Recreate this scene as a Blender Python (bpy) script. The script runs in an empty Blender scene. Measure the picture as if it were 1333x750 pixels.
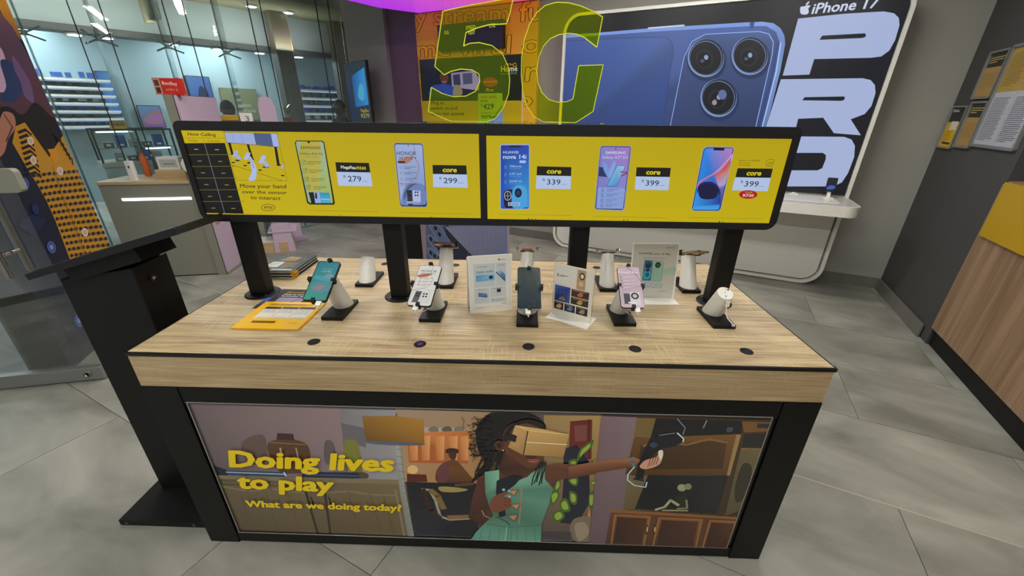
import bpy, bmesh, math, random
from mathutils import Vector as V, Matrix, Euler
from mathutils.geometry import tessellate_polygon
random.seed(7)
S = bpy.context.scene
COL = S.collection
PI = math.pi

# ------------------------------------------------------------------ camera
CAM = V((1.4710, -0.3880, 1.5195))
A0 = 0.4309027428            # the demo table stands turned by this angle in the room
FPX = 515.50
def _cam_axes():
    yaw, pitch, roll = 0.023216834 + A0, 0.416671215, 0.009652342
    cy, sy, cp, sp = math.cos(yaw), math.sin(yaw), math.cos(pitch), math.sin(pitch)
    f = V((-sy*cp, cy*cp, -sp)); r = V((cy, sy, 0)); u = r.cross(f)
    c, s = math.cos(roll), math.sin(roll)
    return c*r+s*u, -s*r+c*u, f
CR, CU, CF = _cam_axes()
cd = bpy.data.cameras.new('camera'); cam = bpy.data.objects.new('camera', cd); COL.objects.link(cam)
cd.sensor_width = 36; cd.lens = FPX*36/1333; cd.clip_start = .02; cd.clip_end = 100
m = Matrix((CR, CU, -CF)).transposed().to_4x4(); m.translation = CAM
cam.matrix_world = m
S.camera = cam

# ------------------------------------------------------------------ world, exposure
S.view_settings.view_transform = 'Standard'; S.view_settings.look = 'None'
S.view_settings.exposure = 0.0; S.view_settings.gamma = 1; S.view_settings.use_curve_mapping = False
wd = bpy.data.worlds.new('world'); S.world = wd; wd.use_nodes = True
wd.node_tree.nodes['Background'].inputs[0].default_value = (.80, .82, .80, 1)
wd.node_tree.nodes['Background'].inputs[1].default_value = .42
S.cycles.max_bounces = 8; S.cycles.transparent_max_bounces = 24; S.cycles.caustics_reflective = False; S.cycles.caustics_refractive = False

def area(name, loc, size, power, color=(1, .97, .93), rot=(0, 0, 0)):
    l = bpy.data.lights.new(name, 'AREA'); l.shape = 'RECTANGLE'; l.size, l.size_y = size; l.energy = power; l.color = color
    o = bpy.data.objects.new(name, l); COL.objects.link(o); o.location = loc; o.rotation_euler = rot
    return o
CEIL = 3.05
for x, y in ((-4.95, 1.9), (-4.45, 3.7)):      # added unseen uplights brightening the mall ceiling and fascia
    area('mall_fill_light', (x, y, 2.36), (1.6, .12), 7, (1, .97, .86), (PI-.5, 0, math.atan2(.965, .26)))
LAMPS = [(-1.4, 1.1, 1.3), (.6, 1.25, 1.3), (1.3, 2.9, 1.3), (-.9, 2.45, 1.3), (2.4, 1.0, 1.3), (.1, -1.25, 1.3), (2.1, -1.25, 1.3), (-1.9, 3.7, .8)]  # the lamp near the amber wall is added to brighten that wall
LAMP_W = 20; LAMP_K = (1, .85, 1.9, 2.0, 1.1, 2.0, 2.0, 1.5)
for i, (x, y, l) in enumerate(LAMPS):
    area('linear_light', (x, y, CEIL-.075), (l, .10), LAMP_W*LAMP_K[i], (1, .965, .90), (0, 0, 0))
MALL = [(-4.82, 1.54), (-4.37, 3.18), (-5.23, -.01)]
for x, y in MALL:
    area('mall_light', (x, y, 2.95), (.9, .3), 110, (.86, .95, 1))
for x, y in [(-7.6, 2.2), (-6.9, 4.6), (-8.3, .4)]:
    area('shop_light', (x, y, 2.75), (1.2, 1.2), 62, (.88, .95, 1))

# ------------------------------------------------------------------ colour + materials
def lin(c):
    c /= 255.
    return c/12.92 if c <= .04045 else ((c+.055)/1.055)**2.4
def rgb(h):
    if isinstance(h, str):
        h = h.lstrip('#'); h = ''.join(c*2 for c in h) if len(h) == 3 else h; h = tuple(int(h[i:i+2], 16) for i in (0, 2, 4))
    return tuple(lin(v) for v in h[:3])
def mat(name, h, rough=.5, metal=0, emit=0, spec=.5, noise=None, bump=0, nscale=60, coat=0):
    m = bpy.data.materials.new(name); m.use_nodes = True
    nt = m.node_tree; b = nt.nodes['Principled BSDF']; c = rgb(h)+(1,)
    b.inputs['Base Color'].default_value = c; b.inputs['Roughness'].default_value = rough
    b.inputs['Metallic'].default_value = metal; b.inputs['Specular IOR Level'].default_value = spec
    b.inputs['Coat Weight'].default_value = coat
    if emit: b.inputs['Emission Color'].default_value = c; b.inputs['Emission Strength'].default_value = emit
    tc = nt.nodes.new('ShaderNodeTexCoord'); n = nt.nodes.new('ShaderNodeTexNoise')
    n.inputs['Scale'].default_value = nscale; n.inputs['Detail'].default_value = 3
    nt.links.new(tc.outputs['Object'], n.inputs['Vector'])
    mx = nt.nodes.new('ShaderNodeMix'); mx.data_type = 'RGBA'; mx.blend_type = 'MULTIPLY'
    k = noise if noise is not None else .06
    cr = nt.nodes.new('ShaderNodeMapRange'); cr.inputs[3].default_value = 1-k; cr.inputs[4].default_value = 1+k
    nt.links.new(n.outputs['Fac'], cr.inputs[0]); mx.inputs[0].default_value = 1
    mx.inputs[6].default_value = c; nt.links.new(cr.outputs[0], mx.inputs[7]); nt.links.new(mx.outputs[2], b.inputs['Base Color'])
    if bump:
        bp = nt.nodes.new('ShaderNodeBump'); bp.inputs['Strength'].default_value = bump; bp.inputs['Distance'].default_value = .002
        nt.links.new(n.outputs['Fac'], bp.inputs['Height']); nt.links.new(bp.outputs[0], b.inputs['Normal'])
    return m
def emat(name, h, s):
    m = bpy.data.materials.new(name); m.use_nodes = True; nt = m.node_tree; nt.nodes.clear()
    e = nt.nodes.new('ShaderNodeEmission'); o = nt.nodes.new('ShaderNodeOutputMaterial')
    e.inputs[0].default_value = rgb(h)+(1,); e.inputs[1].default_value = s; nt.links.new(e.outputs[0], o.inputs[0]); return m
def gmat(name, tint, refl=.10, rough=.02, haze=None, hz=0):
    m = bpy.data.materials.new(name); m.use_nodes = True; nt = m.node_tree; nt.nodes.clear()
    t = nt.nodes.new('ShaderNodeBsdfTransparent'); g = nt.nodes.new('ShaderNodeBsdfGlossy'); mx = nt.nodes.new('ShaderNodeMixShader')
    f = nt.nodes.new('ShaderNodeFresnel'); f.inputs[0].default_value = 1.45; o = nt.nodes.new('ShaderNodeOutputMaterial')
    mu = nt.nodes.new('ShaderNodeMath'); mu.operation = 'MULTIPLY'; mu.inputs[1].default_value = refl*10
    t.inputs[0].default_value = tuple(tint)+(1,); g.inputs['Roughness'].default_value = rough
    nt.links.new(f.outputs[0], mu.inputs[0]); nt.links.new(mu.outputs[0], mx.inputs[0])
    nt.links.new(t.outputs[0], mx.inputs[1]); nt.links.new(g.outputs[0], mx.inputs[2]); nt.links.new(mx.outputs[0], o.inputs[0])
    if haze:      # faint body colour of tinted sheet / reflection veil put into the pane colour
        d = nt.nodes.new('ShaderNodeBsdfDiffuse'); d.inputs[0].default_value = rgb(haze)+(1,); m2 = nt.nodes.new('ShaderNodeMixShader'); m2.inputs[0].default_value = hz
        nt.links.new(mx.outputs[0], m2.inputs[1]); nt.links.new(d.outputs[0], m2.inputs[2]); nt.links.new(m2.outputs[0], o.inputs[0])
    return m
def artmat(name, emit=0, rough=.4, coat=0, alpha=None):
    m = bpy.data.materials.new(name); m.use_nodes = True; nt = m.node_tree; b = nt.nodes['Principled BSDF']
    a = nt.nodes.new('ShaderNodeVertexColor'); a.layer_name = 'Col'
    b.inputs['Roughness'].default_value = rough; b.inputs['Coat Weight'].default_value = coat
    if emit:
        b.inputs['Base Color'].default_value = (.01, .01, .01, 1)
        nt.links.new(a.outputs[0], b.inputs['Emission Color']); b.inputs['Emission Strength'].default_value = emit; b.inputs['Specular IOR Level'].default_value = .25
    else: nt.links.new(a.outputs[0], b.inputs['Base Color'])
    return m
def woodmat(name, stops, scale=1, axis='X', rough=.45, saw=.0, bump=.25, fine=.35):
    m = bpy.data.materials.new(name); m.use_nodes = True; nt = m.node_tree; b = nt.nodes['Principled BSDF']; L = nt.links.new
    tc = nt.nodes.new('ShaderNodeTexCoord'); mp = nt.nodes.new('ShaderNodeMapping')
    L(tc.outputs['Object'], mp.inputs[0])
    sc = {'X': (1.2, 26, 26), 'Z': (26, 26, 1.2), 'Y': (26, 1.2, 26)}[axis]
    mp.inputs['Scale'].default_value = tuple(v*scale for v in sc)
    n1 = nt.nodes.new('ShaderNodeTexNoise'); n1.inputs['Scale'].default_value = 1; n1.inputs['Detail'].default_value = 6; n1.inputs['Distortion'].default_value = .9
    L(mp.outputs[0], n1.inputs['Vector'])
    mp2 = nt.nodes.new('ShaderNodeMapping'); L(tc.outputs['Object'], mp2.inputs[0])
    sc2 = {'X': (4, 160, 160), 'Z': (160, 160, 4), 'Y': (160, 4, 160)}[axis]; mp2.inputs['Scale'].default_value = tuple(v*scale for v in sc2)
    n2 = nt.nodes.new('ShaderNodeTexNoise'); n2.inputs['Scale'].default_value = 1; n2.inputs['Detail'].default_value = 3; L(mp2.outputs[0], n2.inputs['Vector'])
    ad = nt.nodes.new('ShaderNodeMath'); ad.operation = 'MULTIPLY_ADD'; ad.inputs[1].default_value = fine; L(n2.outputs['Fac'], ad.inputs[0])
    mu = nt.nodes.new('ShaderNodeMath'); mu.operation = 'MULTIPLY'; mu.inputs[1].default_value = 1-fine; L(n1.outputs['Fac'], mu.inputs[0]); L(mu.outputs[0], ad.inputs[2])
    r = nt.nodes.new('ShaderNodeValToRGB'); e = r.color_ramp.elements
    e[0].position, e[0].color = stops[0][0], rgb(stops[0][1])+(1,)
    e[1].position, e[1].color = stops[-1][0], rgb(stops[-1][1])+(1,)
    for p, c in stops[1:-1]:
        q = e.new(p); q.color = rgb(c)+(1,)
    L(ad.outputs[0], r.inputs[0]); out = r.outputs[0]
    if saw:   # pale saw marks across the grain, in patches
        mp3 = nt.nodes.new('ShaderNodeMapping'); L(tc.outputs['Object'], mp3.inputs[0])
        mp3.inputs['Scale'].default_value = (190, 14, 30) if axis == 'X' else (9, 9, 150); mp3.inputs['Rotation'].default_value = (0, 0, .25)
        n3 = nt.nodes.new('ShaderNodeTexNoise'); n3.inputs['Scale'].default_value = 1; n3.inputs['Detail'].default_value = 1; L(mp3.outputs[0], n3.inputs['Vector'])
        n4 = nt.nodes.new('ShaderNodeTexNoise'); n4.inputs['Scale'].default_value = 4.2; n4.inputs['Detail'].default_value = 1; L(tc.outputs['Object'], n4.inputs['Vector'])
        c3 = nt.nodes.new('ShaderNodeMapRange'); c3.inputs[1].default_value = .52; c3.inputs[2].default_value = .66; L(n3.outputs['Fac'], c3.inputs[0])
        c4 = nt.nodes.new('ShaderNodeMapRange'); c4.inputs[1].default_value = .48; c4.inputs[2].default_value = .62; L(n4.outputs['Fac'], c4.inputs[0])
        mm = nt.nodes.new('ShaderNodeMath'); mm.operation = 'MULTIPLY'; L(c3.outputs[0], mm.inputs[0]); L(c4.outputs[0], mm.inputs[1])
        m2 = nt.nodes.new('ShaderNodeMath'); m2.operation = 'MULTIPLY'; m2.inputs[1].default_value = saw; L(mm.outputs[0], m2.inputs[0])
        mx = nt.nodes.new('ShaderNodeMix'); mx.data_type = 'RGBA'; L(m2.outputs[0], mx.inputs[0]); L(out, mx.inputs[6]); mx.inputs[7].default_value = rgb(stops[-1][1])+(1,); out = mx.outputs[2]
    L(out, b.inputs['Base Color']); b.inputs['Roughness'].default_value = rough
    bp = nt.nodes.new('ShaderNodeBump'); bp.inputs['Strength'].default_value = bump; bp.inputs['Distance'].default_value = .0008
    L(n2.outputs['Fac'], bp.inputs['Height']); L(bp.outputs[0], b.inputs['Normal'])
    return m
def tilemat():
    m = bpy.data.materials.new('floor_tile'); m.use_nodes = True; nt = m.node_tree; b = nt.nodes['Principled BSDF']; L = nt.links.new
    g = nt.nodes.new('ShaderNodeNewGeometry'); oi = nt.nodes.new('ShaderNodeObjectInfo')
    mp = nt.nodes.new('ShaderNodeMapping'); L(g.outputs['Position'], mp.inputs[0]); mp.inputs['Scale'].default_value = (1.3, 2.6, 1); 
    cb = nt.nodes.new('ShaderNodeCombineXYZ'); mu = nt.nodes.new('ShaderNodeMath'); mu.operation = 'MULTIPLY'; mu.inputs[1].default_value = 40
    L(oi.outputs['Random'], mu.inputs[0]); L(mu.outputs[0], cb.inputs[0]); L(mu.outputs[0], cb.inputs[2]); L(cb.outputs[0], mp.inputs['Location'])
    n = nt.nodes.new('ShaderNodeTexNoise'); n.inputs['Scale'].default_value = 1.4; n.inputs['Detail'].default_value = 7; n.inputs['Roughness'].default_value = .55; n.inputs['Distortion'].default_value = .5
    L(mp.outputs[0], n.inputs['Vector'])
    r = nt.nodes.new('ShaderNodeValToRGB'); e = r.color_ramp.elements
    e[0].position, e[0].color = .30, rgb('#6d6d65')+(1,); e[1].position, e[1].color = .70, rgb('#9b9a91')+(1,)
    q = e.new(.5); q.color = rgb('#86867d')+(1,)
    L(n.outputs['Fac'], r.inputs[0]); L(r.outputs[0], b.inputs['Base Color'])
    b.inputs['Roughness'].default_value = .42; b.inputs['Specular IOR Level'].default_value = .35
    return m
M = dict(
  tile=tilemat(), grout=mat('grout', '#4d4c46', .8), joint=mat('joint_strip', '#9a998f', .4),
  wall=mat('grey_wall_paint', '#95958e', .85, nscale=9, noise=.03), dark=mat('charcoal_wall_paint', '#3f3f3e', .8, nscale=9, noise=.03),
  magentalit=mat('magenta_lit_charcoal', '#6e5a6c', .8), skirt=mat('skirting_tile', '#6a6862', .6, nscale=6, noise=.15), ceil=mat('ceiling_paint', '#b9b8b0', .9),
  black=mat('black_powder_coat', '#0a0a0a', .5, spec=.3, bump=.05, nscale=900), blacks=mat('black_satin', '#111112', .3), bplastic=mat('black_plastic', '#17171a', .55, spec=.3),
  grayp=mat('dark_grey_plastic', '#45474a', .4), white=mat('white_plastic', '#d9d8d2', .38), wmatt=mat('white_card', '#dcdbd6', .7), greige=mat('warm_white_panel', '#b4b2aa', .35), 
  wgloss=mat('white_lacquer', '#e2e1da', .25), steel=mat('brushed_steel', '#a09f98', .32, 1, nscale=300), alu=mat('anodised_aluminium', '#9b9d9b', .42, .7), chrome=mat('chrome', '#c8c8c8', .15, 1),
  edge=mat('aluminium_edge', '#b9b9b4', .3, .8),
  oak=woodmat('light_oak', [(.33, '#806b50'), (.45, '#a08b6c'), (.54, '#b7a37e'), (.68, '#c9b68f')], 1.9, 'X', .42, saw=.42, fine=.55),
  oak2=woodmat('light_oak_apron', [(.30, '#85704e'), (.45, '#a38a63'), (.55, '#ab9672'), (.70, '#c0ac8a')], 1.5, 'X', .45, saw=.25, fine=.6),
  oakc=woodmat('brown_oak_panel', [(.32, '#6b543f'), (.45, '#82684e'), (.56, '#907459'), (.72, '#a0866a')], .5, 'Z', .5),
  oakr=woodmat('pale_oak_top', [(.30, '#9a7f5a'), (.5, '#bfa47a'), (.70, '#d2bb92')], 1, 'X', .45),
  print=artmat('printed_card', 0, .45), gprint=artmat('glossy_print', 0, .22, .25), mprint=artmat('matt_print', 0, .75), lit=artmat('backlit_picture', .92, .25), screen=artmat('lit_screen', .84, .45), dimscreen=artmat('dim_screen', .5, .15),
  yellow=mat('yellow_panel', '#b08c05', .5), orange=mat('amber_wall_film', '#e8b020', .55), red=mat('red_board', '#c8281e', .5),
  olive=mat('olive_grey_laminate', '#87877a', .55), lav=mat('lavender_board', '#b9a6ba', .7), lavd=mat('lavender_side', '#a291a4', .7),
  glow=emat('shelf_glow', '#b4c4dc', .75), led=emat('white_led', '#f2f5ff', 2.2), magenta=emat('magenta_light_panel', '#c024e6', .6), lamp=emat('lamp_diffuser', '#fff6e6', 6), dl=emat('downlight_lens', '#e8f4ff', 5),
  glass=gmat('clear_glass', (.96, .985, .975), .055), fglass=gmat('facade_glass', (.93, .985, .98), .06, .02, '#9fb8b4', .075), acr=gmat('yellow_acrylic', (.97, .97, .04), .08, .02, '#78a828', .11), cacr=gmat('clear_acrylic', (.92, .92, .80), .10),
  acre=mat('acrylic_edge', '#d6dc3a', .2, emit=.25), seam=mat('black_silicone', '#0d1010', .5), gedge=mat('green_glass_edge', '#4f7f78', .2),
  farwall=mat('far_shop_wall', '#8ea2a6', .7), fascia=mat('shop_fascia', '#a9b6b8', .7), mceil=mat('mall_ceiling_paint', '#84836a', .9), stone=mat('brown_stone', '#6a604f', .35, nscale=5, noise=.3),
  skin=mat('brown_skin', '#5a3a2a', .6), hair=mat('black_hair', '#0e0d0d', .8), cloth=mat('dark_clothes', '#22252a', .9), cloth2=mat('blue_clothes', '#2a4c8f', .9),
  leaf=mat('green_leaf', '#4f7a3a', .6), terra=mat('red_pot', '#8c2a22', .5), rubber=mat('dark_rubber', '#0c0c0c', .7), reflcap=mat('magenta_reflection_lens', '#4b1a6b', .25, emit=.25),
  gold=mat('gold_phone_back', '#b59a72', .3, .4), copper=mat('copper_phone_back', '#8a6a58', .35, .4), orangep=mat('orange_plastic', '#c9622c', .5), paper=mat('white_paper', '#d6d4cc', .8), darkp=mat('dark_paper', '#2b2d2c', .7), ypaper=mat('yellow_paper', '#e2ac10', .6),
)

# ------------------------------------------------------------------ mesh helpers
def link(name, bm, m, parent=None, smooth=False, mx=None):
    if mx is not None: bm.transform(mx)
    bmesh.ops.recalc_face_normals(bm, faces=bm.faces)
    me = bpy.data.meshes.new(name); bm.to_mesh(me); bm.free()
    me.materials.append(M[m] if isinstance(m, str) else m)
    if smooth: 
        for p in me.polygons: p.use_smooth = True
        me.set_sharp_from_angle(angle=.7)
    o = bpy.data.objects.new(name, me); COL.objects.link(o)
    if parent: o.parent = parent
    return o
def B(x0, y0, z0, x1, y1, z1, bm=None, bev=0):
    own = bm is None; bm = bm or bmesh.new()
    vs = [bm.verts.new(p) for p in ((x0,y0,z0),(x1,y0,z0),(x1,y1,z0),(x0,y1,z0),(x0,y0,z1),(x1,y0,z1),(x1,y1,z1),(x0,y1,z1))]
    fs = [bm.faces.new([vs[i] for i in f]) for f in ((0,3,2,1),(4,5,6,7),(0,1,5,4),(1,2,6,5),(2,3,7,6),(3,0,4,7))]
    if bev: bmesh.ops.bevel(bm, geom=list({e for f in fs for e in f.edges}), offset=bev, segments=2, affect='EDGES', profile=.7)
    return bm
def rr(x0, z0, x1, z1, r, n=6):
    if not isinstance(r, (tuple, list)): r = (r,)*4      # bl, br, tr, tl
    out = []
    for (cx, cz, a, q) in ((x0+r[0], z0+r[0], PI, r[0]), (x1-r[1], z0+r[1], 1.5*PI, r[1]), (x1-r[2], z1-r[2], 0, r[2]), (x0+r[3], z1-r[3], .5*PI, r[3])):
        if q <= 0: out.append((cx, cz)); continue
        for i in range(n+1): out.append((cx+q*math.cos(a+i*PI/2/n), cz+q*math.sin(a+i*PI/2/n)))
    return out
UP = Matrix(((1,0,0,0),(0,0,-1,0),(0,1,0,0),(0,0,0,1)))     # (u,v,n) -> (x,-n,z): a board facing local -y
def prism(pts, h, bm=None, holes=(), z0=0):
    bm = bm or bmesh.new()
    if not holes:
        a = [bm.verts.new((x, y, z0)) for x, y in pts]; b = [bm.verts.new((x, y, z0+h)) for x, y in pts]
        bm.faces.new(a[::-1]); bm.faces.new(b)
        for i in range(len(a)): j = (i+1) % len(a); bm.faces.new((a[i], a[j], b[j], b[i]))
        return bm
    loops = [list(pts)]+[list(h_) for h_ in holes]
    tri = tessellate_polygon([[V((x, y, 0)) for x, y in l] for l in loops])
    flat = [p for l in loops for p in l]
    a = [bm.verts.new((x, y, z0)) for x, y in flat]; b = [bm.verts.new((x, y, z0+h)) for x, y in flat]
    for t in tri:
        try: bm.faces.new([a[i] for i in t]); bm.faces.new([b[i] for i in t])
        except ValueError: pass
    k = 0
    for l in loops:
        n = len(l)
        for i in range(n):
            j = (i+1) % n; bm.faces.new((a[k+i], a[k+j], b[k+j], b[k+i]))
        k += n
    return bm
def cyl(c, r, h, n=24, r2=None, bm=None, mx=None):
    bm = bm or bmesh.new(); r2 = r if r2 is None else r2
    a, b = [], []
    for i in range(n):
        t = 2*PI*i/n
        p = V((c[0]+r*math.cos(t), c[1]+r*math.sin(t), c[2])); q = V((c[0]+r2*math.cos(t), c[1]+r2*math.sin(t), c[2]+h))
        if mx is not None: p = mx @ p; q = mx @ q
        a.append(bm.verts.new(p)); b.append(bm.verts.new(q))
    bm.faces.new(a[::-1]); bm.faces.new(b)
    for i in range(n): j = (i+1) % n; bm.faces.new((a[i], a[j], b[j], b[i]))
    return bm
def lathe(prof, n=24, bm=None, mx=None):
    bm = bm or bmesh.new(); rings = []
    for r, z in prof:
        rings.append([bm.verts.new((mx or Matrix()) @ V((max(r, 1e-5)*math.cos(2*PI*i/n), max(r, 1e-5)*math.sin(2*PI*i/n), z))) for i in range(n)])
    for a, b in zip(rings, rings[1:]):
        for i in range(n): j = (i+1) % n; bm.faces.new((a[i], a[j], b[j], b[i]))
    bm.faces.new(rings[0][::-1]); bm.faces.new(rings[-1]); return bm
def tube(pts, r, n=8, bm=None):
    bm = bm or bmesh.new(); pts = [V(p) for p in pts]; rings = []
    for i, p in enumerate(pts):
        d = (pts[min(i+1, len(pts)-1)]-pts[max(i-1, 0)]).normalized()
        q = V((0, 0, 1)) if abs(d.z) < .9 else V((1, 0, 0)); s = d.cross(q).normalized(); t = d.cross(s)
        rr_ = r[i] if isinstance(r, (list, tuple)) else r
        rings.append([bm.verts.new(p+(s*math.cos(2*PI*k/n)+t*math.sin(2*PI*k/n))*rr_) for k in range(n)])
    for a, b in zip(rings, rings[1:]):
        for i in range(n): j = (i+1) % n; bm.faces.new((a[i], a[j], b[j], b[i]))
    bm.faces.new(rings[0][::-1]); bm.faces.new(rings[-1]); return bm
def smoothpath(pts, k=6):
    P = [V(p) for p in pts]; P = [P[0]*2-P[1]]+P+[P[-1]*2-P[-2]]; out = []
    for i in range(1, len(P)-2):
        for j in range(k):
            t = j/k; a, b, c, d = P[i-1:i+3]
            out.append(.5*((2*b)+(-a+c)*t+(2*a-5*b+4*c-d)*t*t+(-a+3*b-3*c+d)*t**3))
    return out+[P[-2]]
def loop(pts, k=5):       # closed smooth outline through points
    n = len(pts); out = []
    for i in range(n):
        a, b, c, d = [V((*pts[(i+o) % n][:2], 0)) for o in (-1, 0, 1, 2)]
        for j in range(k):
            t = j/k; q = .5*((2*b)+(-a+c)*t+(2*a-5*b+4*c-d)*t*t+(-a+3*b-3*c+d)*t**3); out.append((q.x, q.y))
    return out

# ------------------------------------------------------------------ things
def props(o, label=None, cat=None, group=None, kind=None):
    if label: o['label'] = label
    if cat: o['category'] = cat
    if group: o['group'] = group
    if kind: o['kind'] = kind
    return o
def TT(x, y, z=0):        # demo-table coordinates -> room
    c, s = math.cos(A0), math.sin(A0); return V((c*x-s*y, s*x+c*y, z))
def thing(name, label, cat, loc=(0, 0, 0), rz=0, group=None, rot=None):
    o = bpy.data.objects.new(name, None); COL.objects.link(o); o.empty_display_size = .05
    o.location = loc; o.rotation_euler = rot if rot is not None else (0, 0, rz)
    return props(o, label, cat, group)
def tthing(name, label, cat, x, y, z, rz=0, group=None): return thing(name, label, cat, TT(x, y, z), A0+rz, group)
def world(o):
    w = Matrix.Translation(o.location) @ o.rotation_euler.to_matrix().to_4x4()
    return (world(o.parent) @ w) if o.parent else w
def struct(name, bm, m, parent=None, **k):
    o = link(name, bm, m, parent, **k)
    if not parent: o['kind'] = 'structure'
    return o
def copyof(o, parent=None):
    c = o.copy(); COL.objects.link(c)
    if parent: c.parent = parent
    for ch in [x for x in o.children]: copyof(ch, c)
    return c
def pix(px, py, p0, n):     # where the view ray of a photo pixel meets a plane in the room
    d = CF+CR*((px-666.5)/FPX)-CU*((py-375)/FPX)
    return CAM+d*((V(p0)-CAM).dot(n)/d.dot(n))

_font = {}
def glyphs(s, bold=0, shear=0, sp=1):
    key = (s, bold, shear, sp)
    if key in _font: return _font[key]
    cu = bpy.data.curves.new('t', 'FONT'); cu.body = s; cu.size = 1; cu.resolution_u = 2; cu.shear = shear; cu.space_character = sp; cu.fill_mode = 'FRONT'
    o = bpy.data.objects.new('t', cu); COL.objects.link(o)
    dg = bpy.context.evaluated_depsgraph_get(); me = bpy.data.meshes.new_from_object(o.evaluated_get(dg))
    vs = [(v.co.x, v.co.y) for v in me.vertices]; fs = [tuple(p.vertices) for p in me.polygons]
    bpy.data.objects.remove(o); bpy.data.curves.remove(cu); bpy.data.meshes.remove(me)
    x0 = min(v[0] for v in vs) if vs else 0; x1 = max(v[0] for v in vs) if vs else 1
    nf = len(fs)
    if bold:
        vv, ff = [], []
        for dx, dy in ((0, 0), (bold, 0), (-bold, 0), (0, bold*.8), (0, -bold*.8), (bold*.75, bold*.6), (-bold*.75, bold*.6), (bold*.75, -bold*.6), (-bold*.75, -bold*.6)):
            ff += [tuple(i+len(vv) for i in f) for f in fs]; vv += [(x+dx, y+dy) for x, y in vs]
        vs, fs = vv, ff
    _font[key] = (vs, fs, x0, x1, nf); return _font[key]
class Art:
    """flat print on a board: polygons in the board's own plane, painter's order"""
    def __init__(s, parent, mx=UP, off=V((0, 0, 0)), step=3e-5, base=2e-4):
        s.p = parent; s.mx = Matrix.Translation(off) @ mx; s.bm = bmesh.new(); s.cl = s.bm.loops.layers.float_color.new('Col')
        s.h = base; s.step = step; W = world(parent) @ s.mx; s.W = W; s.Wi = W.inverted()
        s.clip = None; s.gain = 1; s.o = W.translation.copy(); s.n = (W.to_3x3() @ V((0, 0, 1))).normalized(); s.zm = None
    def zoom(s, x=None, y=0, k=1): s.zm = None if x is None else (x, y, k); return s
    def m(s, p):
        if s.zm is None: return (p[0], p[1])
        x, y, k = s.zm; q = s.Wi @ pix(x+p[0]/k, y+p[1]/k, s.o, s.n); return (q.x, q.y)
    def _f(s, pts, cols):
        if s.clip:
            P = [(p[0], p[1], c) for p, c in zip(pts, cols)]
            for ax, lim, sg in ((0, s.clip[0], 1), (1, s.clip[1], 1), (0, s.clip[2], -1), (1, s.clip[3], -1)):
                Q = []
                for i in range(len(P)):
                    p, q = P[i-1], P[i]; dp, dq = (p[ax]-lim)*sg, (q[ax]-lim)*sg
                    if dp*dq < 0:
                        t = dp/(dp-dq); Q.append((p[0]+(q[0]-p[0])*t, p[1]+(q[1]-p[1])*t, tuple(u+(w-u)*t for u, w in zip(p[2], q[2]))))
                    if dq >= 0: Q.append(q)
                P = Q
            if len(P) < 3: return
            pts = [(p[0], p[1]) for p in P]; cols = [p[2] for p in P]
        vs = [s.bm.verts.new((x, y, s.h)) for x, y in pts]
        try: f = s.bm.faces.new(vs)
        except ValueError: return
        for l, c in zip(f.loops, cols): l[s.cl] = tuple(min(v*s.gain, .92) for v in c)+(1,)
    def poly(s, pts, col, raw=False):
        q = pts if raw else [s.m(p) for p in pts]
        if isinstance(col, list): cols = [rgb(c) for c in col]
        else: cols = [rgb(col)]*len(q)
        s.h += s.step
        if len(q) > 4 :
            tri = tessellate_polygon([[V((x, y, 0)) for x, y in q]])
            for t in tri: s._f([q[i] for i in t], [cols[i] for i in t])
        else: s._f(q, cols)
        return s
    def blob(s, pts, col, k=4):
        if isinstance(col, list): col = [c for c in col for _ in range(k)]
        return s.poly(loop(pts, k), col)
    def rect(s, x0, y0, x1, y1, col): return s.poly([(x0, y0), (x1, y0), (x1, y1), (x0, y1)], col)
    def rrect(s, x0, y0, x1, y1, r, col): return s.poly(rr(min(x0,x1), min(y0,y1), max(x0,x1), max(y0,y1), r, 4), col)
    def ell(s, cx, cy, rx, ry, col, n=20, rot=0):
        c, q = math.cos(rot), math.sin(rot)
        return s.poly([(cx+rx*math.cos(2*PI*i/n)*c-ry*math.sin(2*PI*i/n)*q, cy+rx*math.cos(2*PI*i/n)*q+ry*math.sin(2*PI*i/n)*c) for i in range(n)], col)
    def line(s, pts, w, col, closed=False):
        q = [V((*s.m(p), 0)) for p in pts]
        if closed: q = q+[q[0]]
        s.h += s.step
        for a, b in zip(q, q[1:]):
            d = (b-a)
            if d.length < 1e-7: continue
            d.normalize(); t = V((-d.y, d.x, 0))*w/2; e = d*w*.25
            s._f([((a-e)+t)[:2], ((a-e)-t)[:2], ((b+e)-t)[:2], ((b+e)+t)[:2]], [rgb(col)]*4)
        return s
    def text(s, t, p0, p1, ph, col, bold=.0, shear=0, sp=1):
        """t fills the baseline p0..p1, capitals reach ph above p0"""
        vs, fs, x0, x1, nf = glyphs(t, bold, shear, sp); a, b, c = [V((*s.m(p), 0)) for p in (p0, p1, ph)]
        ex = (b-a)/max(x1-x0, 1e-6); ey = (c-a)/.69; s.h += s.step; col = rgb(col)
        q = [(a+ex*(x-x0)+ey*y)[:2] for x, y in vs]
        for k, f in enumerate(fs):
            if k and k % nf == 0: s.h += s.step*.6
            s._f([q[i] for i in f], [col]*len(f))
        return s
    def done(s, name, m='print'):
        bm = s.bm; bm.transform(s.mx); me = bpy.data.meshes.new(name)
        nrm = (s.mx.to_3x3() @ V((0, 0, 1)))
        bm.normal_update()
        fl = [f for f in bm.faces if f.normal.dot(nrm) < 0]
        if fl: bmesh.ops.reverse_faces(bm, faces=fl)
        bm.to_mesh(me); bm.free(); me.materials.append(M[m]); o = bpy.data.objects.new(name, me); COL.objects.link(o); o.parent = s.p; return o
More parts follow.
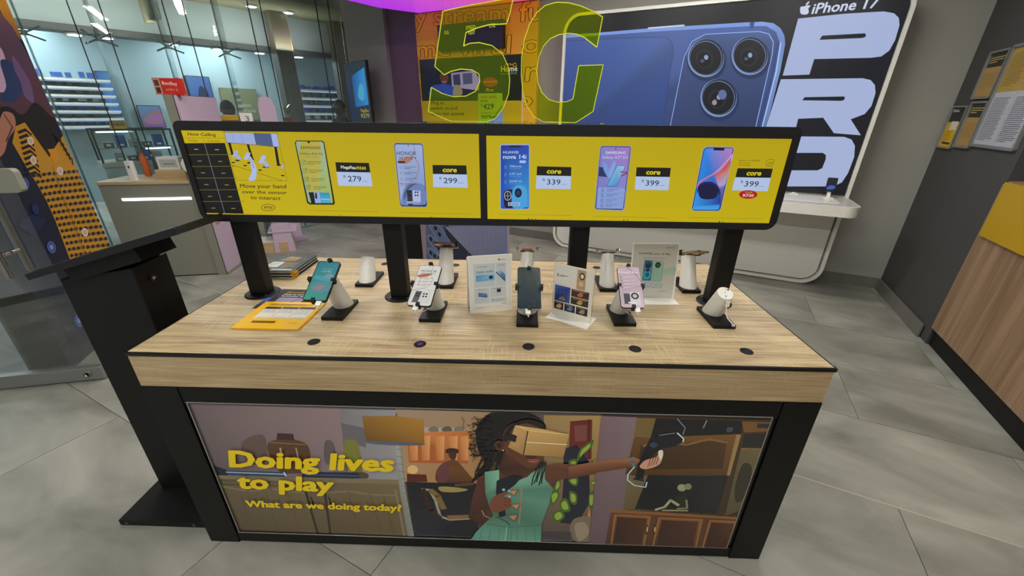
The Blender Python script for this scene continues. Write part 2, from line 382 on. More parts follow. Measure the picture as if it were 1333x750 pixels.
def scribble(A, x0, y0, x1, y1, n, w, col, fill=.9, wy=0):   # rows of unreadably small print
    for i in range(n):
        t = (i+.5)/n; xe = x0+(x1-x0)*(fill if i < n-1 else fill*.6)*(1-.12*((i*7) % 3)/2)
        A.line([(x0, y0+(y1-y0)*t), (xe, y0+(y1-y0)*t+wy*(xe-x0))], w, col)
# ================================================================== THE ROOM
YB = 4.316; XR = 3.10
fl = struct('floor', B(-9.5, -1.9, -.04, 4.9, 7.0, -.006), 'grout')
def clip_tile(x0, x1, y0, y1):
    return B(x0+.0015, y0+.0015, -.006, x1-.0015, y1-.0015, 0)
tmesh = None
for k in range(-3, 12):
    y0 = .183+.6*(k-0); y1 = y0+.6
    xs = 2.44+(.6 if k % 2 == 0 else 0)
    x = xs-1.2*10
    while x < 4.6:
        if y0 < YB+.2 or x < -3.4:
            if tmesh is None:
                o = link('tile', B(-.5985, -.2985, -.006, .5985, .2985, 0), 'tile', fl); tmesh = o.data
            else:
                o = bpy.data.objects.new('tile', tmesh); COL.objects.link(o); o.parent = fl
            o.location = (x+.6, y0+.3, 0)
        x += 1.2
link('movement_joint', B(-3.3, 1.3775, -.006, 3.08, 1.3885, .0006), 'joint', fl)

struct('wall_back', B(-2.15, YB, 0, 3.14, YB+.12, CEIL), 'wall')
struct('wall_back_magenta', B(-2.655, YB, 0, -2.15, YB+.12, CEIL), 'magentalit')  # charcoal wall with the magenta light mixed into its colour
struct('wall_back_left', B(-3.35, YB-.06, 0, -2.655, YB+.12, CEIL), 'wall')
wr = struct('wall_right', B(XR, 3.19, 0, XR+.12, YB, CEIL), 'dark')
struct('wall_far_right', B(4.7, -1.6, 0, 4.8, 4.4, CEIL), 'wall')
struct('ceiling', B(-3.3, -1.6, CEIL, 4.8, YB+.1, CEIL+.1), 'ceil')
bb = struct('baseboard_back', B(-2.64, YB-.012, 0, XR-.016, YB-.002, .10), 'grout')
x = -2.6
while x < 3.05:
    x2 = min(x+.6, XR-.017); link('skirting_tile', B(x, YB-.018, .0, x2-.003, YB-.012, .105), 'skirt', bb); x += .6
bb = struct('baseboard_right', B(XR-.012, 3.30, 0, XR-.002, YB-.02, .10), 'grout')
for y0, y1 in ((3.285, 3.80), (3.803, 4.296)):
    link('skirting_tile', B(XR-.024, y0, 0, XR-.012, y1, .105), 'skirt', bb)

# linear lamps in the ceiling: real housings round the lights
for i, (x, y, l) in enumerate(LAMPS):
    where = ['over the left aisle', 'over the demo table', 'before the big phone display', 'added to brighten the amber wall', 'over the right aisle', 'over the shop entrance aisle', 'behind the photographer', 'in the far left corner'][i]
    t = thing('linear_lamp', 'slim white linear ceiling lamp '+where, 'lamp', (x, y, CEIL-.002), 0, group='linear ceiling lamps')
    link('housing', B(-l/2-.03, -.08, -.06, l/2+.03, .08, 0), 'alu', t)
    link('diffuser', B(-l/2, -.05, -.068, l/2, .05, -.06), 'lamp', t)

# ------------------------------------------------------------------ display wall with the phone picture
LY = 4.10
t = thing('display_wall_unit', 'tall white round-cornered wall display with backlit blue phone picture and shelf', 'display', (-.165, LY, 0))
W_, H_ = 2.755, 2.43
outer = rr(0, .008, W_, H_, .17, 10); inner = rr(.028, .034, W_-.028, H_-.026, .145, 10)
link('frame', prism(outer, .205, holes=[inner]), 'wgloss', t, mx=Matrix.Translation((0, .205, 0)) @ UP)
link('back_body', prism(rr(.02, .026, W_-.02, H_-.018, .15, 10), .17), 'greige', t, mx=Matrix.Translation((0, .20, 0)) @ UP)
lp = link('lower_panel', prism(rr(.045, .052, W_-.045, .74, (.13, .13, 0, 0), 10), .012), 'white', t, mx=Matrix.Translation((0, .022, 0)) @ UP)
link('shadow_gap', prism(rr(.034, .040, W_-.034, .745, (.14, .14, 0, 0), 10), .006), 'rubber', t, mx=Matrix.Translation((0, .033, 0)) @ UP)
sh = link('shelf', prism(rr(.06, -.46, W_+.005, .03, (.10, .10, .02, .02), 8), .085, z0=.765), 'wgloss', t)
link('shelf_deck', prism(rr(.075, -.445, W_-.01, .02, (.09, .09, .01, .01), 8), .002, z0=.85), 'greige', sh)
link('counter_mat', prism(rr(.12, -.34, W_-.12, -.01, .03, 6), .004, z0=.852), 'wgloss', sh)
A = Art(t, off=V((0, .018, 0))); A.clip = (.030, .87, W_-.030, H_-.028)
A.poly(rr(.030, .87, W_-.030, H_-.028, (0, 0, .14, .14), 8), '#15171f', raw=True)
pic = A
A.zoom(730, 0, 4.3)
# body of the pictured phone
A.poly([(0, 196), (200, 184), (500, 158), (1060, 124), (1130, 122), (1190, 130), (1230, 158), (1252, 200), (1256, 245), (1230, 390), (1130, 800), (0, 800)],
       ['#6f8fd8', '#7b9be0', '#6f8fd6', '#7e9ee2', '#86a4e8', '#7e9de0', '#7592d2', '#6f8cca', '#6d8ac6', '#7b97d2', '#5b72a8', '#36466e'])
A.poly([(0, 214), (500, 178), (1060, 146), (1150, 146), (1205, 178), (1226, 240), (1200, 400), (1105, 800), (0, 800)],
       ['#42578c', '#4a60a0', '#5068ac', '#4c64a2', '#425890', '#3c4f82', '#3e5288', '#34457a', '#2e3e68'])
A.line([(1232, 240), (1206, 400), (1120, 740)], .010, '#a8c4f4'); A.line([(1214, 240), (1188, 400), (1098, 740)], .004, '#26345c')
A.poly([(1058, 124), (1085, 123), (1078, 160), (1058, 160)], '#3c5088')
A.line([(490, 158), (690, 142)], .012, '#c7d4ec')
A.poly([(0, 232), (300, 215), (560, 207), (600, 215), (622, 240), (630, 290), (600, 480), (560, 800), (0, 800)], ['#40579a', '#4660a4', '#4a64a6', '#48629f', '#425a94', '#3e548c', '#38508e', '#2e4276', '#2c3e70'])
A.line([(0, 232), (300, 215), (560, 207), (600, 215), (622, 240), (630, 290), (600, 480), (560, 800)], .004, '#2c3b66')
A.poly([(590, 800), (660, 460), (690, 320), (735, 240), (810, 195), (900, 185), (1110, 176), (1160, 190), (1186, 230), (1180, 300), (1070, 800)],
       ['#33416a', '#3a4a78', '#3e507e', '#435688', '#42568a', '#455a8c', '#4c6296', '#4a6094', '#425684', '#3c4e7c', '#2c395c'])
A.line([(606, 740), (660, 470), (690, 320), (735, 232), (810, 192), (1110, 176), (1165, 190), (1190, 235), (1184, 300), (1080, 760)], .006, '#8fb0f0')
for cx, cy in ((812, 325), (1058, 313), (883, 548)):
    A.ell(cx+4, cy+14, 112, 116, '#28345a', 28); A.ell(cx, cy, 102, 107, '#7d97c8', 28); A.ell(cx+3, cy-4, 97, 102, '#1c2438', 28); A.ell(cx, cy, 92, 97, '#5a6c94', 28)
    A.ell(cx-1, cy+1, 88, 92, '#15181f', 28); A.ell(cx-6, cy+6, 50, 54, '#22262e', 20); A.ell(cx-8, cy+8, 38, 42, '#0d0f14', 20)
    A.ell(cx+2, cy-4, 12, 14, '#8fa4c8', 10) ; A.ell(cx-20, cy+16, 12, 10, '#49526a', 10)
A.ell(905, 530, 24, 28, '#5d6ea0', 12); A.ell(860, 575, 14, 14, '#a58c98', 10)
A.zoom(960, 0, 2.885)
LC = '#a8b6dc'
def holed(A, outer, holes, col):
    loops = [[A.m(p) for p in l] for l in [outer]+holes]; tri = tessellate_polygon([[V((x, y, 0)) for x, y in l] for l in loops]); fl_ = [p for l in loops for p in l]
    A.h += A.step
    for q in tri: A._f([fl_[i] for i in q], [rgb(col)]*3)
holed(A, [(228, 70), (400, 52), (550, 43), (588, 50), (606, 68), (608, 95), (592, 150), (570, 190), (540, 212), (500, 217), (288, 222), (270, 280), (170, 284)], [[(318, 134), (478, 125), (483, 131), (480, 139), (468, 143), (308, 150)]], LC)
holed(A, [(163, 298), (470, 294), (500, 301), (516, 320), (518, 350), (503, 398), (478, 428), (425, 448), (463, 508), (362, 500), (322, 442), (228, 446), (214, 500), (100, 502)], [[(252, 365), (400, 362), (404, 367), (400, 376), (390, 379), (243, 377)]], LC)
holed(A, [(160, 512), (400, 514), (428, 524), (441, 548), (438, 590), (415, 650), (392, 685), (360, 700), (110, 700), (60, 690), (52, 650), (90, 560), (120, 525)], [[(190, 574), (320, 574), (332, 582), (331, 600), (318, 632), (300, 640), (150, 640), (146, 630), (166, 588)]], LC)
A.text('iPhone 17', (278, 52), (528, 28), (286, 14), '#c9d2ea', .022, .12)
A.blob([(250, 24), (262, 20), (274, 22), (266, 32), (268, 44), (262, 53), (250, 55), (238, 51), (235, 38), (238, 26)], '#c9d2ea'); A.blob([(256, 17), (266, 6), (270, 8), (262, 18)], '#c9d2ea')
A.zoom(); A.done('backlit_picture', 'lit')
# two small gadgets on the shelf
for i, (px, py, lab) in enumerate(((1078, 258, 'small dark phone on a slanted stand at the open right end of the wall shelf'), (1033, 252, 'small dark phone half hidden behind the right end of the screens'))):
    d = CF+CR*((px-666.5)/FPX)-CU*((py-375)/FPX); p = CAM+d*((.856-CAM.z)/d.z)
    s = thing('angled_stand', ['white slanted stand with a small phone at the open right end of the wall shelf', 'white slanted stand half hidden behind the right end of the screens'][i], 'stand', p, 0, 'slanted stands on the white shelf')
    link('base', prism(rr(-.035, -.04, .035, .05, .01, 3), .006), 'white', s); link('arm', B(-.012, -.012, 0, .012, .012, .10), 'white', s, mx=Matrix.Translation((0, .02, .0)) @ Matrix.Rotation(-.35, 4, 'X'))
    g = thing('display_phone', lab, 'phone', p+V((0, .035, .095)), group='small phones on the white shelf', rot=(-.25+PI/2, 0, 0))
    link('body', prism(rr(-.037, -.045, .037, .075, .01, 4), .009), 'black', g)
    a = Art(g, Matrix(), V((0, 0, .009))); a.rrect(-.034, -.042, .034, .072, .008, '#0d1222'); a.blob([(-.03, -.01), (0, .01), (.03, 0), (.02, -.02), (-.02, -.025)], '#3a62b8'); a.done('screen', 'screen')

# ------------------------------------------------------------------ amber wall panel + posters
t = thing('amber_panel', 'amber orange wall panel printed with outlined words behind the posters', 'panel', (-2.15, 4.25, 0))
link('board', B(0, 0, .5, 1.637, .062, 2.605), 'orange', t)
A = Art(t); A.gain = 1.2; A.clip = (0, .5, 1.637, 2.605); A.zoom(500, 0, 4.413)
def outl(s, p0, p1, ph):
    A.text(s, p0, p1, ph, '#3a2810', .036); A.h += 2e-4; A.text(s, p0, p1, ph, '#e8b020', .010)
outl('y stream fu', (180, 152), (900, 118), (176, 52)); outl('me viral o', (192, 330), (890, 300), (190, 235)); outl('m y to ar', (200, 485), (880, 465), (198, 380)); outl('n live lo', (210, 615), (850, 610), (205, 540)); outl('m on go', (220, 740), (850, 735), (215, 690))
A.zoom(); A.done('outlined_lettering', 'mprint')
t = thing('speed_test_screen', 'dark wall screen reading 5G speed test on the amber wall', 'screen', (-1.785, 4.19, 2.19))
link('housing', B(0, 0, 0, .882, .058, .27), 'blacks', t)
A = Art(t); A.rect(.01, .01, .872, .26, '#171b26'); A.text('5G', (.10, .17), (.16, .17), (.10, .205), '#cfd34a', .01); A.text('SPEED', (.40, .20), (.53, .20), (.40, .235), '#cfd34a', .01); A.text('TEST', (.42, .15), (.52, .15), (.42, .185), '#cfd34a', .01); A.text('LTE', (.71, .20), (.78, .20), (.71, .235), '#cfd34a', .01)
A.done('screen', 'screen')
t = thing('home_internet_poster', 'poster of a smiling child above yellow offer text and a price on the amber wall', 'poster', (-2.105, 4.215, .95))
link('board', B(0, 0, 0, 1.432, .034, 1.17), 'wmatt', t)
A = Art(t); A.gain = 1.0; A.clip = (0, 0, 1.432, 1.17); A.rect(0, 0, 1.432, 1.17, '#1b2a1c'); A.rect(0, 0, 1.432, .70, '#c8b40c')
A.zoom(500, 0, 4.413)
A.poly([(222, 350), (430, 343), (552, 470), (560, 553), (240, 555)], '#1a2040')
A.poly([(385, 420), (520, 405), (548, 460), (545, 520), (390, 500)], '#b6bfd2'); A.poly([(395, 430), (435, 425), (440, 490), (400, 490)], '#3a466a'); A.poly([(450, 422), (505, 418), (508, 480), (455, 485)], '#5a6688')
A.blob([(305, 400), (345, 385), (370, 410), (372, 440), (300, 440)], '#16130f'); A.blob([(320, 430), (345, 422), (368, 435), (362, 475), (345, 492), (328, 475)], '#6b4230')
A.line([(336, 468), (346, 473), (356, 467)], .006, '#e8e2d8'); A.blob([(270, 500), (320, 485), (375, 488), (408, 510), (405, 556), (268, 556)], '#2c5cc8'); A.blob([(405, 490), (440, 500), (450, 540), (420, 556), (395, 552)], '#a8b070')
A.text('Home', (672, 412), (765, 408), (672, 380), '#eef0e0', .02); A.text('MTN', (697, 378), (738, 376), (697, 366), '#e6d020', .01); A.line([(741, 372), (751, 360), (762, 371), (759, 380), (744, 381), (741, 372)], .005, '#e6d020'); A.text('Internet 5G/LTE', (672, 428), (762, 425), (672, 418), '#7fd6a0', .0)
A.ell(610, 472, 44, 28, '#a8401c'); A.text('PROMOTION', (572, 477), (648, 474), (572, 467), '#e0c820', .01); A.text('Pro', (588, 527), (628, 525), (588, 508), '#e6d020', .01)
for i, s in enumerate(('Plug in,', 'switch on and', 'enjoy fast speeds')): A.text(s, (272, 600+31*i), ((348, 420, 460)[i], 599+31*i), (272, 582+31*i), '#2a2a14', .012)
A.poly([(540, 537), (680, 535), (682, 760), (542, 760)], '#a8d65a'); A.poly([(680, 600), (682, 760), (562, 760)], '#7ea4e8')
A.text('WAS R929', (555, 566), (645, 564), (555, 552), '#a83a2a', .012); A.text('NOW', (555, 587), (597, 586), (555, 575), '#1e2a1c', .01); A.text('R', (556, 610), (566, 610), (556, 599), '#1e2a1c'); A.text('429', (570, 627), (630, 625), (570, 598), '#1e2a1c', .02)
A.line([(556, 650), (665, 648)], .003, '#1e2a1c'); A.text('90Mbps', (558, 682), (650, 680), (558, 662), '#1e2a1c', .012)
A.zoom(); A.done('poster_print', 'gprint')
# magenta glowing soffit
t = thing('magenta_light_canopy', 'magenta glowing light canopy jutting from the ceiling above the amber wall', 'lamp', (-2.09, 4.25, 2.615))
pp = [(0, 0), (1.6, 0), (1.6, -1.4), (-.42, -1.4), (-.25, -.4)]
link('canopy_box', prism(pp, CEIL-2.615-.01, z0=.012), 'ceil', t)
link('light_panel', prism(pp, .012, z0=.002), 'magenta', t); A = Art(t, mx=Matrix(((1,0,0,0),(0,-1,0,0),(0,0,-1,0),(0,0,0,1)))); A.clip = (-.5, 0, 1.6, 1.4)
A.poly([(0, 0), (.8, 0), (.8, 1.4), (-.42, 1.4), (-.25, .4)], ['#c03aea', '#d058c8', '#d058c8', '#b430f0', '#b834ee'], raw=True); A.poly([(.8, 0), (1.6, 0), (1.6, 1.4), (.8, 1.4)], ['#d058c8', '#e05a50', '#e05a50', '#d058c8'], raw=True); A.done('glow_gradient', 'lit')
# corner television
t = thing('wall_television', 'thin black television turned on a bracket on the grey wall at the shop end', 'television', (-3.0, 4.0, 1.35), -.35)
link('casing', B(-.33, 0, 0, .33, .04, .76), 'blacks', t); link('bracket', B(-.05, .04, .3, .05, .18, .45), 'black', t)
A = Art(t); A.rect(-.32, .01, .32, .75, '#22303c'); A.poly([(-.12, .22), (.28, .25), (.28, .68), (-.12, .6)], ['#1d5f9a', '#2a86c8', '#2f8fce', '#1a4f86']); A.blob([(0, .35), (.1, .5), (.2, .45), (.15, .3)], '#4aa0c8')
A.text('MegaFlex', (.02, .16), (.26, .16), (.02, .20), '#a9a030', .01); A.text('R279', (.02, .09), (.26, .09), (.02, .14), '#a9a030', .01); A.poly([(-.3, .1), (-.2, .1), (-.2, .6), (-.3, .55)], '#1a2a52'); A.done('screen', 'screen')

# ------------------------------------------------------------------ notices on the charcoal wall
def framed(label, y0, y1, z0, z1, fn, cat='frame', group=None, rim=.018):
    t = thing('notice_frame', label, cat, (XR, y1, z0), -PI/2, group)       # local x runs towards the viewer, board faces -x of the room
    w = y1-y0; h = z1-z0
    link('frame_rim', prism(rr(0, 0, w, h, .012, 3), .018, holes=[rr(rim, rim, w-rim, h-rim, .003, 2)]), 'alu', t, mx=Matrix.Translation((0, -.002, 0)) @ UP)
    link('backing', B(.004, -.008, .004, w-.004, -.002, h-.004), 'wmatt', t)
    A = Art(t, off=V((0, -.008, 0))); fn(A, w, h, rim); A.done('notice', 'matt' and 'print'); return t
def n_yellow(A, w, h, r):
    A.rect(r, r, w-r, h-r, '#c9a010'); A.rect(r, h*.62, w-r, h-r, '#1c1c18'); A.poly([(w*.3, h*.44), (w*.75, h*.44), (w*.75, h*.64), (w*.3, h*.64)], '#cfcabc'); A.text('Sale', (r*2, h*.86), (w*.5, h*.86), (r*2, h*.92), '#d8d4c6', .01); scribble(A, r*2, h*.42, w*.6, h*.14, 6, .003, '#5a4a10'); A.rect(w*.2, h*.1, w*.75, h*.15, '#1c1c18')
def n_tan(A, w, h, r):
    A.rect(r, r, w-r, h-r, '#a08046'); A.rect(r, h*.66, w-r, h-r, '#26261f'); scribble(A, r*2, h*.88, w-r*2, h*.74, 3, .005, '#b59a5c'); scribble(A, r*2, h*.55, w-r*2, h*.2, 9, .0025, '#6b5228')
def n_big(A, w, h, r):
    A.rect(r, r, w-r, h-r, '#a9aab2'); A.rect(r, h*.55, w-r, h-r, '#a3863f'); A.line([(w*.5, r), (w*.5, h-r)], .004, '#8a8b92')
    scribble(A, r*2, h*.92, w*.46, h*.6, 16, .003, '#4a3c1c'); scribble(A, w*.54, h*.92, w-r*2, h*.6, 14, .003, '#4a3c1c'); scribble(A, r*2, h*.5, w*.46, h*.07, 26, .003, '#4c4e58'); scribble(A, w*.54, h*.5, w-r*2, h*.07, 24, .003, '#4c4e58')
framed('narrow frame with a black and yellow offer leaflet, lowest and nearest the wall corner', 4.03, 4.27, 1.29, 1.60, n_yellow, rim=.012)
framed('narrow frame with a tan notice under a dark heading, level with the yellow leaflet', 3.77, 4.00, 1.31, 1.625, n_tan, rim=.014)
framed('upper tan notice with dark heading in an aluminium frame, above the other narrow frames', 3.785, 4.04, 1.64, 1.945, n_tan, rim=.014)
framed('large aluminium frame holding dense white and tan printed sheets', 3.24, 3.765, 1.33, 1.955, n_big, rim=.018)

# ------------------------------------------------------------------ service counter at the right
t = thing('service_counter', 'brown oak-fronted service counter with black plinth and yellow front panel', 'counter', (XR-.014, 3.185, 0), -PI/2)   # local x towards the viewer, local y into the room's right
link('plinth', B(.0, .03, 0, 3.6, .72, .135), 'black', t)
link('front_panel', B(0, 0, .135, 3.6, .03, 1.145), 'oakc', t)
link('end_panel', B(-.03, .12, 0.0, 0, .72, 1.145), 'oakc', t); link('carcass', B(.0, .03, .135, 3.6, .72, 1.145), 'wmatt', t)
link('counter_top', B(-.0, .02, 1.145, 3.6, .74, 1.165), 'oakc', t)
link('yellow_fascia', B(.055, -.02, .832, 3.6, .0, 1.162), 'yellow', t)
# ================================================================== DEMO TABLE
TW, TD, TH, TA = 2.087, .8635, .8575, .7346
t = tthing('demo_table', 'large light oak demo table with black legs and a printed front panel', 'table', 0, 0, 0); tab = t
link('tabletop', B(.006, .006, TH-.02, TW-.006, TD-.006, TH), 'oak', t)
link('edge_band', B(0, 0, TH-.012, TW, TD, TH-.0006), 'blacks', t)
link('apron_front', B(.006, .0008, TA+.002, TW-.006, .018, TH-.012), 'oak2', t)
link('apron_back', B(.006, TD-.018, TA+.002, TW-.006, TD-.0008, TH-.012), 'oak2', t)
for x in (.0008, TW-.018): link('apron_side', B(x, .02, TA+.002, x+.017, TD-.02, TH-.012), 'oak2', t)
link('inner_frame', B(.004, .004, TA-.004, TW-.004, TD-.004, TH-.014), 'black', t)
for x0 in (0, TW-.116):
    for y0, y1 in ((.002, .10), (TD-.10, TD-.002)):
        link('leg', B(x0+.002, y0, .0, x0+.114, y1, TA-.002, bev=.0015), 'black', t)
for y0 in (.004, TD-.034):
    link('top_rail', B(.117, y0, .668, TW-.117, y0+.03, TA-.003), 'black', t)
    link('bottom_rail', B(.117, y0, .006, TW-.117, y0+.03, .058), 'black', t)
for x0 in (.02, TW-.03): link('side_panel', B(x0, .10, .01, x0+.01, TD-.10, TA-.003), 'black', t)
link('back_panel', B(.117, TD-.02, .058, TW-.117, TD-.012, .668), 'black', t)
pp = link('poster_panel', B(.117, .009, .058, TW-.117, .02, .668), 'blacks', t)
link('poster_trim', prism([(.1245, .0545), (1.9555, .0545), (1.9555, .6745), (.1245, .6745)], .003, holes=[[(.1275, .0575), (1.9525, .0575), (1.9525, .6715), (.1275, .6715)]]), 'edge', pp, mx=Matrix.Translation((0, .0055, 0)) @ UP)
for i, x in enumerate((.531, .865, 1.203, 1.531, 1.870)):
    for y in (.082, .782):
        c = link('sensor_cap', lathe([(.019, 0), (.019, .0015), (.016, .003), (.011, .003), (.010, .0012), (0, .0012)], 24, mx=Matrix.Translation((x, y, TH-.0002))), 'bplastic', t, smooth=True)
        if i == 1 and y < .5: link('sensor_lens', cyl((x, y, TH+.0009), .009, .001, 16), 'reflcap', c); c['label'] = 'sensor with a magenta reflection painted on its lens'  # magenta reflection painted as a faintly glowing lens
        else: link('sensor_lens', cyl((x, y, TH+.0009), .009, .001, 16), 'rubber', c)
# ---- printed front picture
A = Art(t, off=V((0, .009, 0)), step=2e-5); A.clip = (.1275, .0575, 1.9525, .6715); A.gain = 1.55
Z1 = (230, 510, 3.5727); Z2 = (460, 520, 3.75); Z3 = (580, 520, 3.75); Z4 = (740, 520, 3.41)
A.poly([(.128, .058), (1.952, .058), (1.952, .671), (.128, .671)], ['#5a4b46', '#4a382e', '#4a3a33', '#63555a'])
A.zoom(*Z1)
A.poly([(50, 58), (758, 80), (792, 400), (190, 388)], ['#5c4f52', '#7c6a6c', '#76666a', '#55494c'])
A.poly([(758, 80), (1030, 86), (1090, 420), (800, 402)], ['#6d6a6e', '#85858a', '#8a888c', '#77767a'])
A.poly([(765, 145), (880, 170), (880, 260), (775, 230)], '#5b565c')
A.blob([(340, 210), (400, 200), (420, 250), (410, 330), (330, 330), (300, 250)], '#54433f'); A.blob([(690, 232), (730, 240), (740, 330), (690, 330)], '#54484a')
A.blob([(425, 240), (470, 222), (545, 222), (605, 245), (622, 300), (600, 372), (480, 372), (430, 290)], '#4a3220'); A.poly([(468, 192), (542, 196), (548, 226), (464, 222)], '#341a1a'); A.line([(482, 262), (492, 330)], .006, '#9b8c7c'); A.line([(555, 262), (570, 330)], .005, '#8a7a6a'); A.line([(435, 236), (600, 246)], .004, '#7a5c3a')
A.blob([(780, 235), (810, 222), (840, 235), (865, 365), (820, 385), (785, 330)], '#6a6a2c')
A.poly([(165, 340), (230, 362), (240, 390), (185, 388)], '#121a26'); A.poly([(228, 366), (515, 374), (510, 396), (236, 386)], '#24384e'); A.line([(232, 374), (508, 384)], .005, '#7f9bb8'); A.line([(500, 376), (508, 392)], .006, '#a7b8c8')
A.poly([(585, 372), (855, 375), (880, 404), (585, 398)], '#14203a'); A.line([(600, 385), (850, 392)], .003, '#3b5c8c'); A.blob([(850, 372), (890, 382), (888, 402), (855, 400)], '#4a3a2c')
A.poly([(188, 388), (1048, 410), (1062, 432), (198, 405)], '#6f664c'); A.poly([(198, 405), (1062, 432), (1102, 690), (286, 655)], ['#4c4232', '#665a42', '#5b4d36', '#4a3e2c'])
A.poly([(212, 418), (585, 432), (655, 668), (290, 652)], ['#5a4f3a', '#5f543c', '#54472f', '#4a3d2a']); A.line([(212, 440), (330, 462), (440, 452), (590, 470)], .010, '#6e6146'); A.line([(218, 430), (585, 440)], .005, '#3c3220')
A.poly([(680, 440), (1010, 455), (1050, 682), (725, 668)], ['#5d513a', '#64583e', '#56492f', '#4e412c']); A.line([(680, 470), (800, 462), (900, 478), (1015, 482)], .010, '#70634a'); A.line([(1018, 455), (1062, 682)], .008, '#75694f')
A.line([(600, 460), (658, 668)], .009, '#281c14'); A.line([(690, 470), (716, 668)], .009, '#2a1e16'); A.line([(625, 490), (642, 540)], .006, '#121010'); A.line([(708, 490), (722, 540)], .006, '#121010')
for a in (300, 420, 520, 800, 900, 960): A.line([(a, 480), (a+55, 660)], .0025, '#4c4030')
A.zoom(*Z2)
A.poly([(208, 46), (668, 62), (620, 420), (255, 400)], ['#8c7a68', '#8f7656', '#9a6e44', '#9c7852'])
A.poly([(345, 135), (575, 140), (570, 165), (345, 160)], '#9c8f80'); [A.blob([(x, 150), (x+16, 132), (x+42, 132), (x+52, 152), (x+30, 160)], c) for x, c in ((365, '#6b645a'), (430, '#544d48'), (490, '#6e675c'))]
A.poly([(262, 172), (345, 160), (580, 150), (560, 312), (272, 308)], ['#9a4f26', '#b8703c', '#a86434', '#93552c', '#a05028'])
for x in (272, 330, 400, 465, 520): A.poly([(x, 180), (x+45, 176), (x+42, 296), (x+3, 298)], ['#b4713e', '#c89058', '#c08450', '#9c5c32'])
A.ell(290, 342, 26, 22, '#e0a468'); A.poly([(262, 362), (356, 366), (362, 402), (262, 402)], '#4a1e16')
A.blob([(452, 244), (480, 236), (512, 244), (508, 262), (456, 262)], '#2c1c1c'); A.blob([(468, 258), (502, 258), (500, 285), (486, 298), (470, 284)], '#40241c')
A.blob([(425, 320), (470, 296), (505, 298), (560, 360), (590, 400), (560, 412), (420, 408), (402, 360)], ['#5c3424', '#64382c', '#5c3c20', '#5a3a1c', '#43261a', '#3a2018', '#4a2a22', '#6a3c22'])
A.blob([(418, 330), (455, 305), (470, 370), (440, 408), (412, 390)], '#5a3638')
A.poly([(258, 402), (640, 410), (600, 690), (296, 682)], ['#14141c', '#16161e', '#14151e', '#191a28']); A.blob([(420, 425), (500, 428), (560, 440), (500, 452), (430, 448)], '#8c8048'); A.line([(500, 418), (580, 412)], .012, '#5a3424')
A.line([(335, 438), (372, 440), (400, 490), (425, 570), (470, 586), (565, 580)], .010, '#8e8478'); A.line([(380, 445), (412, 470), (440, 530)], .022, '#6e5a30'); A.poly([(455, 565), (565, 562), (565, 580), (470, 584)], '#7a5a34'); A.line([(340, 440), (380, 540), (420, 575)], .020, '#2e1814')
A.poly([(205, 215), (232, 215), (242, 360), (262, 480), (300, 680), (268, 680), (232, 480), (215, 360)], ['#8f9290', '#7c7f7c', '#8a8c86', '#82847e', '#7c7e78', '#6c6e68', '#74766f', '#7e807a'])
for i in range(12): y = 240+36*i; x = 205+max(0, (y-215))*.14+(y > 400)*(y-400)*.07; A.line([(x, y), (x+28, y+6)], .002, '#55574f')
A.line([(209, 66), (211, 84)], .003, '#222'); A.poly([(42, 82), (200, 80), (342, 98), (347, 220), (190, 216), (66, 206)], ['#7c5a20', '#8e6626', '#9a6e28', '#7c5520', '#74501e', '#5c4018']); A.blob([(66, 200), (200, 205), (340, 214), (330, 222), (190, 222), (75, 212)], '#4c5260')
A.zoom(*Z3)
A.poly([(480, 75), (760, 78), (760, 640), (470, 680), (480, 400)], ['#8a7248', '#9a7e50', '#5e4636', '#4a4044', '#6c5a44']); A.poly([(608, 105), (716, 96), (712, 290), (600, 292)], '#5c2018'); A.poly([(628, 128), (690, 122), (688, 200), (632, 205)], '#6c3a3a'); A.line([(700, 96), (700, 290)], .004, '#3a1410')
A.poly([(575, 240), (640, 218), (700, 300), (705, 500), (640, 610), (560, 600), (575, 400)], '#17182a')
for c in ([(642, 300), (655, 245), (720, 195), (712, 230), (668, 270)], [(600, 300), (640, 290), (640, 330), (615, 350)], [(540, 395), (560, 390), (558, 430), (530, 450)], [(600, 385), (645, 380), (640, 420), (610, 410)], [(510, 460), (545, 440), (555, 470), (520, 520)], [(605, 445), (640, 460), (638, 510), (608, 500)], [(555, 500), (590, 480), (610, 540), (570, 545)], [(520, 560), (560, 535), (582, 570), (540, 600)], [(700, 460), (725, 450), (722, 520), (700, 525)], [(705, 400), (735, 395), (725, 420)], [(710, 300), (745, 285), (735, 305)]):
    A.blob(c, '#3c5a16'); cx = sum(p[0] for p in c)/len(c); cy = sum(p[1] for p in c)/len(c); A.blob([(cx+(x-cx)*.62, cy+(y-cy)*.62) for x, y in c], '#849a3c')
A.poly([(700, 520), (712, 600), (690, 600)], '#b08050'); A.blob([(612, 600), (650, 572), (730, 575), (750, 640), (720, 695), (650, 698), (610, 660)], '#6e6152'); A.blob([(630, 610), (680, 600), (700, 650), (650, 690)], '#8a7c6a')
A.poly([(470, 645), (612, 645), (620, 700), (466, 700)], '#3c383a')
